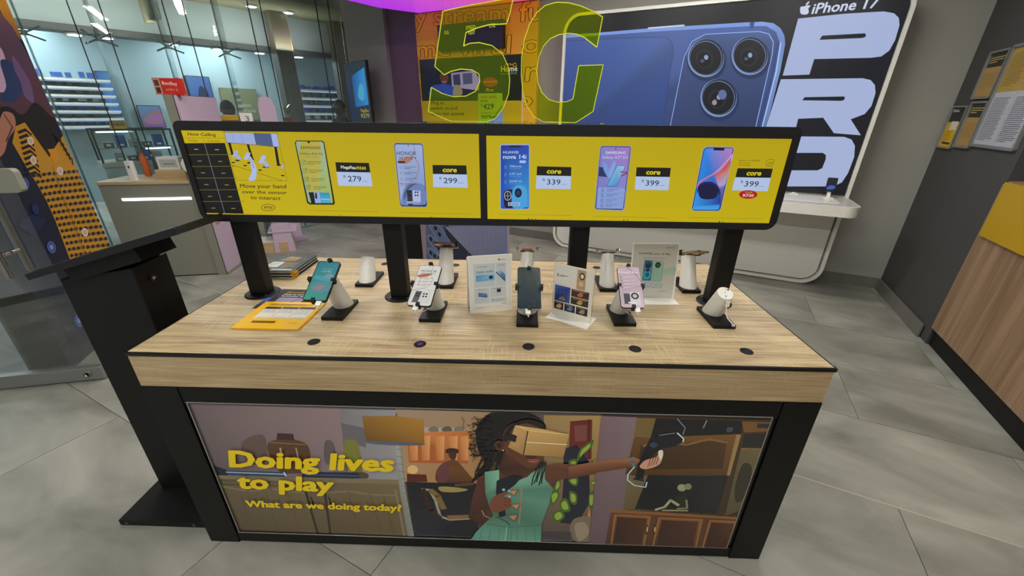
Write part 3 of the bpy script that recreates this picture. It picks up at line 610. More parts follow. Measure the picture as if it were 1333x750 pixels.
# girl: hair, head, body, arms
A.blob([(225, 64), (330, 62), (420, 68), (480, 110), (488, 140), (440, 130), (380, 110), (320, 150), (300, 240), (280, 330), (240, 300), (205, 345), (160, 385), (125, 400), (165, 340), (190, 300), (165, 260), (150, 200), (150, 140), (185, 90)], '#0f0e12')
random.seed(3)
for i in range(120):
    x0, y0 = random.uniform(140, 240), random.uniform(80, 300); g = random.uniform(-.6, .9); q = [(x0-j*6.5+4*math.sin(j*1.9+i), y0+j*6*g+5*math.cos(j*2.3+i)) for j in range(random.randint(3, 7))]; A.line(q, random.uniform(.0012, .0022), random.choice(['#141216', '#1e1a1c', '#0f0e12']))
for i in range(22):
    x0 = random.uniform(190, 300); q = [(x0-j*(300-x0)*.05-j*1.5+3*math.sin(j*2+i), 250+j*14+random.uniform(-3, 3)) for j in range(random.randint(5, 11))]; A.line(q, .0042, random.choice(['#0f0e12', '#1c181a', '#16141a']))
A.line([(78, 80), (92, 100), (84, 130), (110, 150), (118, 175), (150, 190)], .0015, '#2a2018')
A.poly([(285, 250), (330, 280), (400, 300), (440, 330), (400, 380), (330, 375), (260, 360), (262, 330)], ['#3c2218', '#4c2c20', '#48281c', '#3c2018', '#4a2a1e', '#4a2a1e', '#3a2016', '#341c14'])
A.blob([(300, 130), (350, 105), (430, 100), (478, 130), (484, 190), (478, 270), (455, 310), (420, 328), (380, 318), (330, 280), (290, 250), (280, 180)], '#54301f')
A.blob([(240, 205), (262, 195), (284, 208), (284, 236), (262, 246), (244, 232)], '#48281c'); A.blob([(252, 210), (268, 208), (270, 228), (258, 232)], '#1e100c'); A.ell(281, 243, 4, 4, '#b8a890', 8)
A.blob([(300, 140), (330, 112), (400, 92), (470, 110), (488, 140), (470, 138), (400, 112), (340, 128), (310, 170), (300, 200), (280, 190)], '#141014')
A.blob([(398, 290), (425, 284), (452, 288), (448, 300), (420, 304)], '#8c4a44'); A.line([(400, 292), (450, 291)], .002, '#2a1210'); A.blob([(395, 272), (440, 270), (442, 284), (400, 285)], '#38201a')
A.poly([(160, 372), (190, 362), (262, 345), (300, 372), (240, 430), (215, 520), (240, 540), (320, 500), (322, 520), (240, 560), (200, 600), (150, 604), (112, 570), (130, 480)], ['#4a2a22', '#4a2c24', '#4c2c22', '#4c2c22', '#46281e', '#3a2018', '#4c2c20', '#6e4430', '#5a3424', '#4a2a1e', '#3a2018', '#2e1812', '#3a2018', '#4a2a20'])
A.poly([(480, 322), (540, 308), (640, 312), (760, 298), (760, 352), (640, 372), (545, 388), (520, 440), (495, 440), (480, 380)], ['#54301f', '#62392a', '#684030', '#6a4434', '#4c2c20', '#54301f', '#4a2a1c', '#3c2018', '#4a281c', '#54301f'])
A.poly([(192, 348), (262, 338), (262, 395), (330, 398), (400, 372), (420, 352), (482, 318), (485, 385), (525, 428), (505, 500), (468, 605), (465, 700), (118, 690), (150, 640), (190, 600), (235, 560), (215, 520), (195, 450)],
       ['#5a8a76', '#6fa58c', '#6ea68e', '#6a9c86', '#6c9c84', '#5c8c76', '#5c8a76', '#5e9080', '#46705e', '#548472', '#44705e', '#5c9280', '#55887a', '#5a8c7c', '#4e7c6a', '#426856', '#3c5e4e', '#4c7866'])
A.line([(205, 600), (300, 618), (465, 608)], .003, '#33584a'); A.line([(300, 618), (290, 690)], .003, '#84b8a4'); A.line([(325, 618), (318, 690)], .003, '#456e60'); A.line([(372, 420), (360, 600)], .005, '#8c7458')
for k in range(7): A.line([(180+42*k, 622), (165+46*k, 688)], .002, '#3f6c5c')
for x, y in ((305, 440), (318, 508), (305, 562)): A.poly([(x, y), (x+48, y-6), (x+30, y+24)], '#b4785a'); A.line([(x, y), (x+48, y-6), (x+30, y+24), (x, y)], .0022, '#1e2a2a')
A.poly([(250, 390), (330, 362), (378, 366), (340, 410), (300, 440), (280, 480), (296, 560), (262, 570), (255, 520), (246, 450)], '#10131e'); A.line([(245, 565), (300, 590), (312, 608)], .003, '#16161c')
A.blob([(225, 480), (250, 460), (300, 442), (312, 450), (285, 466), (318, 476), (320, 500), (318, 520), (285, 535), (240, 545), (215, 520)], '#6a3f2c')
for y in (478, 494, 510): A.line([(285, y), (318, y-1)], .002, '#3a2018')
A.ell(284, 434, 8, 6, '#7eb2cc', 8); A.ell(310, 440, 6, 5, '#7eb2cc', 8); A.ell(312, 468, 6, 5, '#b8a8a0', 8); A.line([(178, 535), (190, 560), (215, 572)], .004, '#8c7c70')
[A.line([(462+7*i, 300), (446+9*i, 335), (428+11*i+5*(i % 2), 372), (420+12*i, 412-8*(i % 3))], .0042, '#16110f') for i in range(5)]
A.line([(470, 250), (484, 200), (486, 150)], .004, '#1a1414')
A.poly([(290, 160), (350, 168), (340, 200), (285, 185)], '#17171c')
A.poly([(340, 120), (402, 145), (380, 265), (305, 226), (318, 196), (342, 204), (350, 172), (326, 162)], ['#b08c5c', '#a8844f', '#8c6c40', '#9c7848', '#9c7848', '#a8845a', '#a8845a', '#b08c5c'])
A.poly([(402, 145), (345, 120), (470, 138), (602, 165), (575, 275), (380, 264)], ['#b4915a', '#b89660', '#c09c66', '#a88650', '#8c6c3c', '#9c7a46']); A.line([(392, 202), (590, 214)], .003, '#e0d0a8'); A.line([(402, 145), (380, 265)], .004, '#46341e'); A.line([(402, 145), (392, 200), (382, 262)], .002, '#241810')
A.line([(345, 120), (402, 145), (600, 165)], .002, '#dcc08c')
A.zoom(*Z4)
A.poly([(145, 68), (302, 74), (242, 646), (90, 638)], ['#6e5a60', '#75636a', '#5e4e54', '#5a4a50'])
A.poly([(302, 74), (922, 88), (700, 664), (242, 646)], ['#46331f', '#3c2c1c', '#2c1c14', '#38241a']); A.poly([(300, 76), (385, 78), (360, 165), (288, 160)], '#6a5634'); A.poly([(385, 78), (770, 88), (760, 150), (365, 160)], '#15151b')
A.line([(480, 80), (515, 120), (505, 150)], .003, '#6c7888'); A.line([(610, 88), (595, 120)], .003, '#848c94'); A.blob([(700, 120), (725, 118), (722, 135), (700, 138)], '#3c4450')
A.poly([(288, 165), (742, 148), (712, 330), (250, 326)], ['#5c3f1e', '#6c4c28', '#4c341c', '#4a3018']); A.poly([(320, 195), (700, 175), (680, 300), (300, 305)], ['#3c2a18', '#4a3420', '#3a2716', '#33220f']); A.line([(330, 200), (420, 178), (520, 195), (620, 170), (700, 185)], .008, '#7a5a34')
A.poly([(742, 148), (762, 150), (712, 332), (698, 330)], '#8c744c'); A.poly([(765, 92), (905, 96), (895, 135), (775, 140)], '#6c4a28'); A.poly([(835, 100), (890, 102), (885, 122), (830, 120)], '#26282c'); A.poly([(775, 148), (885, 145), (872, 205), (765, 210)], '#1e1e22'); A.line([(765, 212), (870, 215)], .006, '#80603a')
A.poly([(760, 215), (868, 220), (780, 480), (690, 510)], ['#5c5038', '#62573e', '#4c4430', '#4e4630']); A.blob([(770, 280), (810, 300), (780, 420), (740, 450), (735, 380)], '#2c2a22')
A.poly([(262, 330), (705, 332), (655, 500), (240, 482)], ['#6a5c40', '#15151d', '#12131b', '#5c4e34']); A.poly([(350, 330), (702, 334), (655, 500), (292, 480)], '#13151c')
A.ell(500, 385, 20, 16, '#8c8c6c', 12); A.ell(528, 380, 16, 14, '#77785c', 12); A.poly([(470, 425), (520, 405), (528, 470), (480, 475)], '#20241c'); A.line([(385, 482), (425, 470), (450, 440), (485, 462)], .010, '#9a9a78'); A.line([(415, 485), (525, 486)], .006, '#8c8c6a'); A.line([(520, 440), (524, 475), (480, 478)], .007, '#74755a')
A.poly([(182, 480), (520, 500), (755, 515), (748, 526), (186, 494)], '#7a522c'); A.poly([(186, 494), (748, 526), (700, 664), (160, 645)], ['#5a3520', '#4c2e1c', '#4a2c1a', '#44261a'])
for a in ([(205, 505), (360, 512), (330, 645), (188, 638)], [(400, 518), (590, 526), (560, 655), (372, 648)], [(625, 530), (742, 535), (700, 662), (590, 658)]):
    A.poly(a, ['#6c4426', '#7a5230', '#4c2c18', '#3c2012']); A.line(a, .006, '#8a5c30', True); c = [(x*.86+.14*sum(p[0] for p in a)/4, y*.86+.14*sum(p[1] for p in a)/4) for x, y in a]; A.poly(c, ['#33180e', '#4a2814', '#3c1e10', '#2c140c'])
for x in (346, 380): A.line([(x, 550), (x-4, 590)], .006, '#1c1410'); A.line([(x+2, 560), (x, 578)], .004, '#c8a878')
A.poly([(0, 290), (120, 268), (290, 250), (320, 262), (290, 292), (120, 318), (0, 348)], ['#7a4c34', '#84543c', '#8c5c40', '#8c5c40', '#5c3824', '#54301e', '#4a2a1c'])
A.line([(282, 250), (280, 270), (290, 292)], .009, '#4a6a8c'); A.poly([(360, 165), (420, 145), (480, 140), (512, 175), (470, 200), (400, 215), (340, 270), (330, 345), (292, 345), (315, 260)], '#101218')
A.blob([(355, 180), (400, 150), (470, 140), (505, 160), (512, 178), (470, 196), (400, 208)], '#14161d'); A.line([(480, 142), (508, 168), (505, 182)], .004, '#c4ccd4'); A.line([(400, 152), (470, 142)], .003, '#667088'); A.ell(375, 195, 18, 12, '#2c3850', 10)
A.blob([(315, 285), (340, 262), (385, 248), (412, 218), (417, 240), (405, 275), (380, 292), (340, 302), (318, 296)], '#b88a74'); [A.line([(350+12*i, 292-4*i), (362+13*i, 256-6*i)], .0025, '#54301f') for i in range(4)]
A.blob([(395, 225), (414, 218), (416, 240), (404, 262)], '#dccab8')
A.line([(290, 292), (262, 325), (260, 350), (290, 374), (340, 382), (345, 360)], .004, '#a8c4d8'); A.line([(288, 345), (330, 352)], .008, '#1c2028')
A.zoom(*Z1)
Y = '#e2c400'; A.gain = 1.15
A.text('Doing lives', (258, 340), (1003, 362), (254, 268), Y, .044); A.text('to play', (296, 440), (728, 456), (290, 378), Y, .044); A.text('What are we doing today?', (332, 526), (1046, 546), (326, 498), Y, .040)
A.zoom(); pr_ = A.done('printed_picture', 'gprint'); 

# ================================================================== SCREEN BAR
HX0, HX1, HZ0, HZ1, HY = .048, 2.040, 1.160, 1.487, .377
t = tthing('screen_bar', 'long black bar of two yellow price screens on four black posts on the table', 'screens', 0, 0, 0); bar = t
so = [(.0675, 1.184, 1.0335, 1.458), (1.0555, 1.182, 2.018, 1.453)]
link('housing', prism(rr(HX0+.003, HZ0+.003, HX1-.003, HZ1-.003, (.03, .03, .02, .02), 6), .095), 'bplastic', t, mx=Matrix.Translation((0, HY+.105, 0)) @ UP)
link('bezel', prism(rr(HX0, HZ0, HX1, HZ1, (.035, .035, .022, .022), 6), .012, holes=[[(a, b), (c, b), (c, d), (a, d)] for a, b, c, d in so]), 'bplastic', t, mx=Matrix.Translation((0, HY+.011, 0)) @ UP)
for i, x in enumerate((.156, .708, 1.384, 1.922)):
    p = link('post', B(x-.034, .405, TH+.006, x+.034, .459, HZ0+.004, bev=.008), 'black', t)
    link('flange', lathe([(.063, 0), (.063, .003), (.059, .006), (0, .006)], 32, mx=Matrix.Translation((x, .432, TH))), 'black', p)
    for k in range(4): link('bolt', cyl((x+.047*math.cos(PI/4+k*PI/2), .432+.047*math.sin(PI/4+k*PI/2), TH+.006), .004, .002, 10), 'grayp', p)
def scr(A, i):
    a, b, c, d = so[i]; A.poly([(a+.001, b+.001), (c-.001, b+.001), (c-.001, d-.001), (a+.001, d-.001)], ['#d0ba00', '#cbb500', '#c0a802', '#c6b000'], raw=True)
def price(A, head, num, pts, hcol='#e3d20a', head2=None):
    # pts: tl, tr, br, bl of the whole card; split at 40 %
    tl, tr, br, bl = [V((*p, 0)) for p in pts]; ml = tl.lerp(bl, .41); mr = tr.lerp(br, .41)
    A.poly([p[:2] for p in (ml, mr, br, bl)], '#b9cdf0'); A.poly([p[:2] for p in (tl, tr, mr, ml)], '#14120c')
    f = lambda u, v: tuple((tl.lerp(tr, u).lerp(bl.lerp(br, u), v))[:2])
    if head2: A.text(head, f(.15, .26), f(.60, .28), f(.15, .14), '#d8dcd8', .03); A.text(head2, f(.63, .28), f(.88, .29), f(.63, .16), '#e3d20a', .02)
    else: A.text(head, f(.30, .31), f(.70, .31), f(.30, .10), hcol, .035, .12)
    A.text('R', f(.19, .66), f(.26, .66), f(.19, .54), '#1a2340', .0); A.text(num, f(.31, .81), f(.70, .81), f(.31, .57), '#1a2340', .008); A.text('/month', f(.72, .81), f(.87, .81), f(.72, .76), '#4a5878')
s0 = link('screen_panel', B(so[0][0], HY+.004, so[0][1], so[0][2], HY+.008, so[0][3]), 'blacks', t); s0['label'] = 'screen with the queue list'
s1 = link('screen_panel', B(so[1][0], HY+.004, so[1][1], so[1][2], HY+.008, so[1][3]), 'blacks', t)
A = Art(s0, off=V((0, HY+.004, 0)), step=2e-5); scr(A, 0)
A.zoom(220, 150, 5)
A.poly([(75, 97), (344, 100), (490, 642), (210, 636)], '#d0b802'); A.poly([(98, 182), (364, 180), (488, 642), (215, 636)], '#100e0e')
A.text('Now Calling', (124, 132), (305, 137), (122, 112), '#26220c', .015); A.text('Ticket', (125, 172), (190, 172), (123, 158), '#4a420c'); A.text('Counter', (253, 173), (335, 173), (250, 160), '#4a420c'); A.line([(92, 147), (355, 150)], .0012, '#8a7c0c'); A.line([(225, 155), (230, 178)], .0012, '#8a7c0c')
A.line([(231, 182), (363, 638)], .0018, '#7c7c88')
for k in range(1, 6): y = 180+77*k-(k*1); A.line([(98+k*21, y+2), (384+k*21, y)], .0015, '#76701e')
for k in range(6): y = 222+76.5*k; A.line([(166+22.3*k, y), (190+22.3*k, y)], .0025, '#9a9ab8' if k < 1 else '#8a8446'); A.line([(301+21.3*k, y+2), (325+21.3*k, y+2)], .0025, '#9a9ab8' if k < 1 else '#8a8446')
A.zoom(280, 140, 7.5)
A.line([(92, 243), (605, 250), (704, 716), (200, 708), (92, 243)], .0010, '#6a5e08'); A.poly([(95, 245), (376, 250), (402, 362), (116, 342)], '#a4b4e4'); A.poly([(376, 250), (545, 256), (572, 380), (402, 362)], '#50608c'); A.poly([(545, 256), (604, 258), (629, 386), (570, 380)], '#aabaf0'); A.line([(116, 342), (629, 386)], .0012, '#222'); [A.line([(x, 248), (x+24, 350)], .0008, '#6474a8') for x in (165, 255)]
for a in ([(128, 344), (154, 346), (184, 462), (160, 462)], [(310, 360), (334, 362), (376, 500), (352, 500)], [(578, 384), (604, 386), (634, 560), (606, 560)]): A.poly(a, '#121006')
A.ell(624, 562, 24, 8, '#121006', 12); A.ell(365, 505, 20, 8, '#121006', 12)
for bx, by, w in ((222, 516, 24), (335, 540, 22), (497, 580, 34)): A.ell(bx, by, w, 9, '#1c1a10', 12)
for px_, py_ in ((180, 536), (295, 567), (441, 611), (662, 664)): A.ell(px_, py_, 18, 7, '#14120a', 12)
A.poly([(205, 470), (228, 455), (258, 500), (226, 514)], '#a8b8e8'); A.poly([(196, 420), (228, 422), (205, 484), (168, 478)], '#a8b8e8'); A.poly([(328, 485), (350, 478), (380, 525), (352, 535)], '#a8b8e8'); A.poly([(310, 440), (350, 442), (322, 510), (278, 504)], '#b4c2f0'); A.poly([(470, 530), (500, 520), (538, 575), (494, 584)], '#a8b8e8'); A.poly([(462, 466), (502, 472), (466, 550), (424, 542)], '#b4c2f0'); A.poly([(655, 555), (668, 552), (676, 598), (642, 582)], '#a8b8e8')
A.line([(172, 562), (660, 716)], .0012, '#4c4208'); A.blob([(345, 540), (358, 532), (385, 545), (405, 590), (406, 650), (390, 708), (328, 708), (350, 660), (360, 610), (352, 570)], '#b4c6f4'); A.line([(365, 545), (382, 590)], .002, '#6476a8')
A.zoom(220, 150, 5)
A.text('Move your hand', (465, 472), (764, 476), (463, 446), '#3a320a', .012); A.text('over the sensor', (478, 508), (768, 514), (476, 486), '#3a320a', .012); A.text('to interact', (535, 545), (728, 552), (533, 522), '#3a320a', .012)
A.ell(647, 600, 47, 23, '#4a420c', 28); A.ell(647, 600, 43, 20, '#c9b402', 28); A.text('MTN', (623, 608), (672, 609), (623, 592), '#3a320a', .02)
# phone 1
A.zoom(380, 170, 6.817)
A.poly([(40, 88), (270, 90), (290, 104), (384, 640), (375, 658), (160, 656), (136, 640), (28, 110)], '#23241a'); A.poly([(44, 96), (266, 98), (282, 112), (366, 630), (360, 642), (165, 640), (148, 628), (38, 116)], ['#a8c08c', '#9eb89a', '#a2bca0', '#aebc50', '#b8c060', '#a4bc80', '#98b89a', '#a0b890'])
A.poly([(90, 98), (235, 98), (265, 140), (250, 420), (235, 545), (150, 545), (60, 220)], ['#c4ac30', '#c8b040', '#b8b058', '#c4b850', '#b8bc60', '#b8b454', '#b8b040']); A.poly([(135, 92), (165, 92), (160, 112), (145, 112)], '#23241a')
A.text('SAMSUNG', (80, 162), (252, 164), (80, 138), '#2a3020', .006); A.text('Galaxy A26 5G', (75, 212), (278, 216), (73, 192), '#2a3020'); A.text('Awesome Intelligence', (115, 236), (252, 240), (115, 230), '#3a4430')
for i, (x, y) in enumerate(((105, 282), (119, 355), (134, 432), (150, 502))):
    if i < 2: A.ell(x, y, 23, 23, '#3c4a30', 16); A.ell(x, y, 20, 20, '#b0b868', 16)
    else: A.line([(x-16, y-18), (x+16, y-18), (x+16, y+18), (x-16, y+18)], .001, '#3c4a30', True)
    A.line([(x-6, y+6), (x+12, y-12)], .0014, '#2a3020'); scribble(A, x+32+i*4, y-14, x+175, y+22, 3, .0011, '#3c4630', wy=.02)
A.poly([(150, 546), (198, 546), (210, 642), (176, 642)], '#15171c'); A.poly([(198, 546), (245, 547), (262, 642), (212, 642)], '#9cb4ec'); A.blob([(212, 550), (224, 556), (228, 600), (218, 604), (208, 590)], '#22242c'); A.poly([(246, 548), (335, 550), (352, 642), (262, 642)], ['#2a98c0', '#2a98c0', '#58b8d8', '#4cb0d8']); A.text('Awesome', (262, 612), (340, 614), (262, 600), '#d8e8f0', .01)
price(A, 'MegaFlex', '279', [(388, 280), (686, 286), (718, 494), (416, 488)], head2='R560')
A.line([(140, 706), (770, 720)], .0010, '#8a7c10'); A.ell(434, 746, 4, 4, '#26220c', 8)
# phone 2
A.zoom(500, 170, 6.246)
A.poly([(92, 98), (305, 102), (320, 120), (354, 600), (345, 622), (145, 618), (130, 600), (82, 120)], '#8a98b8'); A.poly([(95, 102), (302, 106), (316, 122), (350, 600), (340, 617), (148, 614), (135, 598), (86, 120)], '#20242e'); A.poly([(98, 110), (300, 113), (312, 126), (344, 590), (336, 600), (236, 606), (150, 604), (138, 590), (90, 124)], ['#a4b4dc', '#9cacd8', '#a8b8e4', '#7c94c8', '#98aadc', '#8498cc', '#9cb0e0', '#a8b8e4', '#a4b4e0'])
A.blob([(108, 250), (150, 225), (235, 205), (240, 222), (200, 262), (130, 266)], '#b4806a'); A.line([(244, 112), (248, 170), (236, 205)], .0016, '#8c6a6c'); A.line(smoothpath([(250, 215, 0), (285, 290, 0), (265, 370, 0), (200, 430, 0), (125, 425, 0)], 5), .003, '#a88484'); A.line(smoothpath([(235, 300, 0), (165, 350, 0), (160, 430, 0)], 5), .002, '#a4b0d0')
A.blob([(150, 600), (150, 520), (180, 450), (240, 422), (320, 440), (335, 470), (342, 590), (240, 605)], '#7088c0'); A.blob([(165, 560), (165, 510), (200, 450), (260, 430), (200, 480), (178, 540)], '#4c5c88')
A.text('HONOR', (106, 198), (264, 200), (106, 168), '#262c3c', .004); A.text('X7d', (112, 232), (232, 234), (112, 212), '#5a4c58', .0); A.rect(116, 247, 174, 264, '#3c2824'); A.ell(256, 222, 7, 7, '#2c4cb8', 8); A.ell(198, 122, 5, 5, '#20242e', 8)
for i, y in enumerate((300, 345, 392, 440)): scribble(A, 164+i*3, y-12, 272+i*5, y+14, 2, .0012, '#3c4664', wy=.02); A.line([(130+i*3, y-6), (145+i*3, y-6), (145+i*3, y+8), (130+i*3, y+8)], .0008, '#5c6890', True)
A.poly([(186, 482), (230, 482), (236, 606), (196, 606)], '#2c3448'); A.poly([(232, 484), (298, 488), (300, 580), (238, 580)], '#b4c2ea')
for x, y in ((196, 500), (212, 496), (198, 526), (214, 524), (257, 500), (275, 500), (258, 525), (276, 525)): A.ell(x, y, 7, 8, '#14161e', 8)
A.rect(188, 574, 288, 592, '#a8b8e0'); A.line([(196, 584), (280, 585)], .0012, '#3c4664')
A.poly([(404, 277), (660, 280), (672, 290), (682, 450), (674, 464), (412, 458), (402, 448), (394, 288)], '#c0ac10')
price(A, 'core', '299', [(396, 278), (670, 282), (682, 464), (402, 458)])
A.line([(132, 664), (708, 678)], .0010, '#8a7c10'); A.ell(382, 702, 5, 4, '#26220c', 8); A.ell(411, 703, 5, 4, '#7a7010', 8)
A.zoom(); A.done('screen_image', 'screen')
# right screen
A = Art(s1, off=V((0, HY+.004, 0)), step=2e-5); scr(A, 1)
A.zoom(630, 160, 5.359)
A.poly(rr(112, 148, 320, 604, 14, 4), '#9cb0d4'); A.poly(rr(118, 156, 314, 598, 10, 4), ['#2440a8']*10+['#3aa8e8']*0+['#2440a8']*10); A.poly([(118, 160), (314, 160), (312, 590), (120, 590)], ['#1c2f9c', '#2444b8', '#3aa6e6', '#1858c4']); A.rect(178, 158, 258, 170, '#14162a')
A.text('HUAWEI', (134, 214), (240, 214), (134, 196), '#b8ccf4', .015); A.text('nova 14i', (134, 250), (294, 250), (134, 222), '#c4d8fc', .02); A.rrect(248, 262, 292, 280, 4, '#a8c4f4')
for i, (a, b) in enumerate((('7000mAh', 'Super Battery'), ('6.95" inch', 'Sunshine Display'), ('50MP AI', 'Dual Camera'))):
    y = 310+52*i; A.rrect(142, y-14, 158, y+12, 4, '#4a74d8'); A.text(a, (178, y), (262, y), (178, y-14), '#a8c0f4', .012); A.line([(178, y+10), (255, y+10)], .0014, '#6c90e0')
A.blob([(140, 480), (200, 470), (205, 585), (150, 590), (138, 540)], '#14182a'); A.ell(166, 508, 26, 34, '#a8b4c8', 20); A.ell(166, 508, 21, 29, '#14161e', 20); A.line([(166, 482), (166, 534)], .0015, '#a8b4c8'); A.line([(148, 508), (184, 508)], .0015, '#a8b4c8')
A.blob([(208, 450), (290, 450), (294, 580), (200, 588)], '#48a8e4'); A.ell(239, 488, 25, 33, '#101830', 20); A.ell(239, 488, 12, 16, '#2a3c64', 14); A.rect(168, 554, 252, 578, '#a8bce4'); A.ell(181, 566, 6, 6, '#7a3c5c', 8); A.line([(194, 563), (246, 563)], .0012, '#3a4c7c'); A.line([(194, 570), (240, 570)], .0012, '#3a4c7c')
price(A, 'core', '339', [(370, 302), (610, 308), (604, 462), (362, 458)])
A.line([(106, 636), (608, 646)], .0010, '#8a7c10'); [A.ell(x, 669, 5, 4, c, 8) for x, c in ((310, '#26220c'), (336, '#7a7010'), (361, '#7a7010'))]
A.poly([(822, 158), (1018, 160), (1028, 175), (980, 600), (968, 612), (780, 606), (770, 590), (808, 172)], '#8498c4'); A.poly([(826, 163), (1014, 165), (1022, 178), (974, 594), (964, 606), (784, 600), (776, 588), (814, 175)], '#232838'); A.poly([(828, 168), (1012, 170), (1018, 180), (970, 590), (962, 600), (786, 596), (780, 586), (816, 178)], ['#a888d0', '#b080cc', '#a87ccc', '#7c90d8', '#7c90d8', '#7c88d4', '#7480cc', '#8c84cc'])
A.ell(919, 180, 4, 6, '#181c2c', 8); A.text('SAMSUNG', (848, 216), (986, 217), (850, 198), '#dcd8f0', .022); A.text('Galaxy A37 5G', (824, 248), (998, 250), (826, 228), '#c8c8ec', .01)
A.poly([(800, 305), (830, 310), (860, 378), (800, 372)], '#2a3468'); A.blob([(835, 270), (860, 300), (880, 350), (870, 385), (845, 350), (830, 310)], '#78a0e0'); A.blob([(910, 262), (915, 290), (890, 370), (868, 380), (880, 320)], '#88aae4'); A.poly([(930, 295), (985, 300), (925, 440), (855, 442)], ['#88c0e8', '#a4ccf0', '#4a94d0', '#5cb0e0']); A.line([(930, 295), (985, 300), (925, 440), (855, 442)], .0014, '#3c5c9c', True); A.line([(950, 340), (995, 345), (1000, 335)], .004, '#a04848'); A.line([(960, 370), (995, 350)], .003, '#3c3c6c')
A.poly([(800, 450), (975, 455), (985, 470), (968, 600), (786, 596), (796, 458)], '#8ea6e0')
for i in range(4): y = 470+36*i; A.ell(827-i*2, y, 10, 12, '#3c4c84', 12); A.ell(827-i*2, y, 7, 9, '#8ea6e0', 12); scribble(A, 858-i*4, y-12, 945-i*4, y+10, 2, .0012, '#3c4c84'); A.line([(800-i*3, y+18), (975-i*4, y+19)], .0008, '#6478b8')
A.zoom(850, 160, 5)
price(A, 'core', '399', [(-108, 288), (115, 292), (98, 438), (-120, 434)])
A.zoom(630, 160, 5.359); A.line([(758, 650), (1262, 662)], .0010, '#8a7c10'); A.ell(974, 678, 5, 4, '#26220c', 8); A.ell(1000, 679, 5, 4, '#7a7010', 8)
A.zoom(850, 160, 5)
A.poly([(345, 152), (515, 155), (527, 172), (442, 560), (425, 576), (262, 574), (247, 558), (322, 170)], '#a4acb0'); A.poly([(348, 157), (512, 160), (522, 174), (437, 556), (423, 571), (264, 569), (252, 555), (327, 173)], '#141828'); A.poly([(350, 161), (510, 164), (517, 176), (433, 552), (420, 566), (266, 564), (257, 553), (331, 176)], ['#2a74dc', '#9a8cec', '#c080c0', '#2448a4', '#2c9cf0', '#3a9cf4', '#2c8cf0', '#2a8cf0'])
A.blob([(517, 200), (500, 260), (450, 310), (380, 345), (320, 380), (286, 420), (300, 380), (400, 320), (470, 250)], ['#c8b0f0', '#e04828', '#e05830', '#c85048', '#c84c6c', '#d08ccc', '#c890d0', '#b8a0e8', '#b0a0f0']); A.poly([(508, 220), (488, 330), (468, 400), (430, 436), (420, 400), (400, 345), (460, 290)], ['#d83c28', '#c89890', '#a8b0e0', '#2040a0', '#c0a8c8', '#c86878', '#d04030'])
A.blob([(285, 440), (300, 400), (340, 382), (390, 386), (425, 420), (438, 470), (430, 540), (410, 562), (268, 562), (262, 540)], ['#0e1648', '#14185c', '#3a1c7c', '#28186c', '#101650', '#1c3c98', '#3aa0f0', '#48a8f8', '#48a8f8', '#3498ec']); A.blob([(296, 430), (340, 396), (385, 400), (418, 440), (400, 490), (310, 490)], '#101440')
A.poly([(392, 162), (464, 164), (460, 180), (390, 178)], '#0c0e18')
A.text('iPhone 14 (128GB)', (558, 248), (692, 249), (560, 240), '#5c5208', .01); A.text('Pre-loved', (556, 264), (628, 265), (558, 256), '#5c5208', .01); A.text('As traded', (554, 278), (626, 279), (556, 270), '#5c5208', .01); A.line([(733, 258), (740, 243), (755, 237), (785, 238), (778, 274), (730, 272)], .0010, '#4a420c', True); A.text('eSIM', (744, 263), (775, 264), (745, 254), '#4a420c', .01); A.line([(730, 282), (775, 283)], .001, '#4a420c')
price(A, 'core', '399', [(548, 294), (776, 297), (742, 444), (510, 438)])
A.ell(616, 465, 60, 28, '#b80c1c', 28); A.text('SAVE', (596, 454), (642, 455), (596, 446), '#d8b020', .015); A.text('R720', (582, 478), (650, 479), (584, 462), '#dcd4d8', .03)
A.line([(225, 614), (710, 622)], .0010, '#8a7c10'); A.ell(429, 642, 5, 4, '#26220c', 8); A.ell(453, 643, 5, 4, '#7a7010', 8)
A.zoom(); A.done('screen_image', 'screen')

# ---- 5G acrylic standing on the bar
t = tthing('acrylic_sign', 'see-through yellow acrylic figures reading 5G standing on top of the screens', 'sign', .85, .39, HZ1)
link('base_plate', B(0, 0, 0, .58, .085, .005), 'cacr', t)
zz = V((0, .045, 0)); A = Art(t, off=zz)     # only used to turn photo points into board points
def glyph(pts, nm):
    q = [A.zoom(500, 0, 4.413).m(p) for p in pts]; q = [(x, max(z, .005)) for x, z in q]
    o = link(nm, prism(q, .006), 'acr', t, mx=Matrix.Translation((0, .048, 0)) @ UP)
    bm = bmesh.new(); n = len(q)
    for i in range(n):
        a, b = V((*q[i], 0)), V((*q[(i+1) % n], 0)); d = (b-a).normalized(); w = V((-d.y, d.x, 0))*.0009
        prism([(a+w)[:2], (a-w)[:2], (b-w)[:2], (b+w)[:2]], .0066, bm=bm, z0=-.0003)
    link('edge_glow', bm, 'acre', o, mx=Matrix.Translation((0, .048, 0)) @ UP)  # bright cut edges get a faint painted glow
sm = lambda p: loop(p, 3)
glyph([(338, 65), (500, 30), (742, -12), (720, 90), (703, 137), (600, 143), (530, 162), (470, 188), (457, 265), (490, 250), (545, 245), (620, 262), (680, 310), (712, 380), (722, 460), (715, 540), (685, 620), (640, 680), (590, 705), (385, 705), (255, 640), (272, 502), (335, 538), (400, 556), (470, 552), (525, 525), (550, 470), (545, 425), (505, 402), (440, 397), (385, 410), (345, 430), (292, 382)], 'figure')
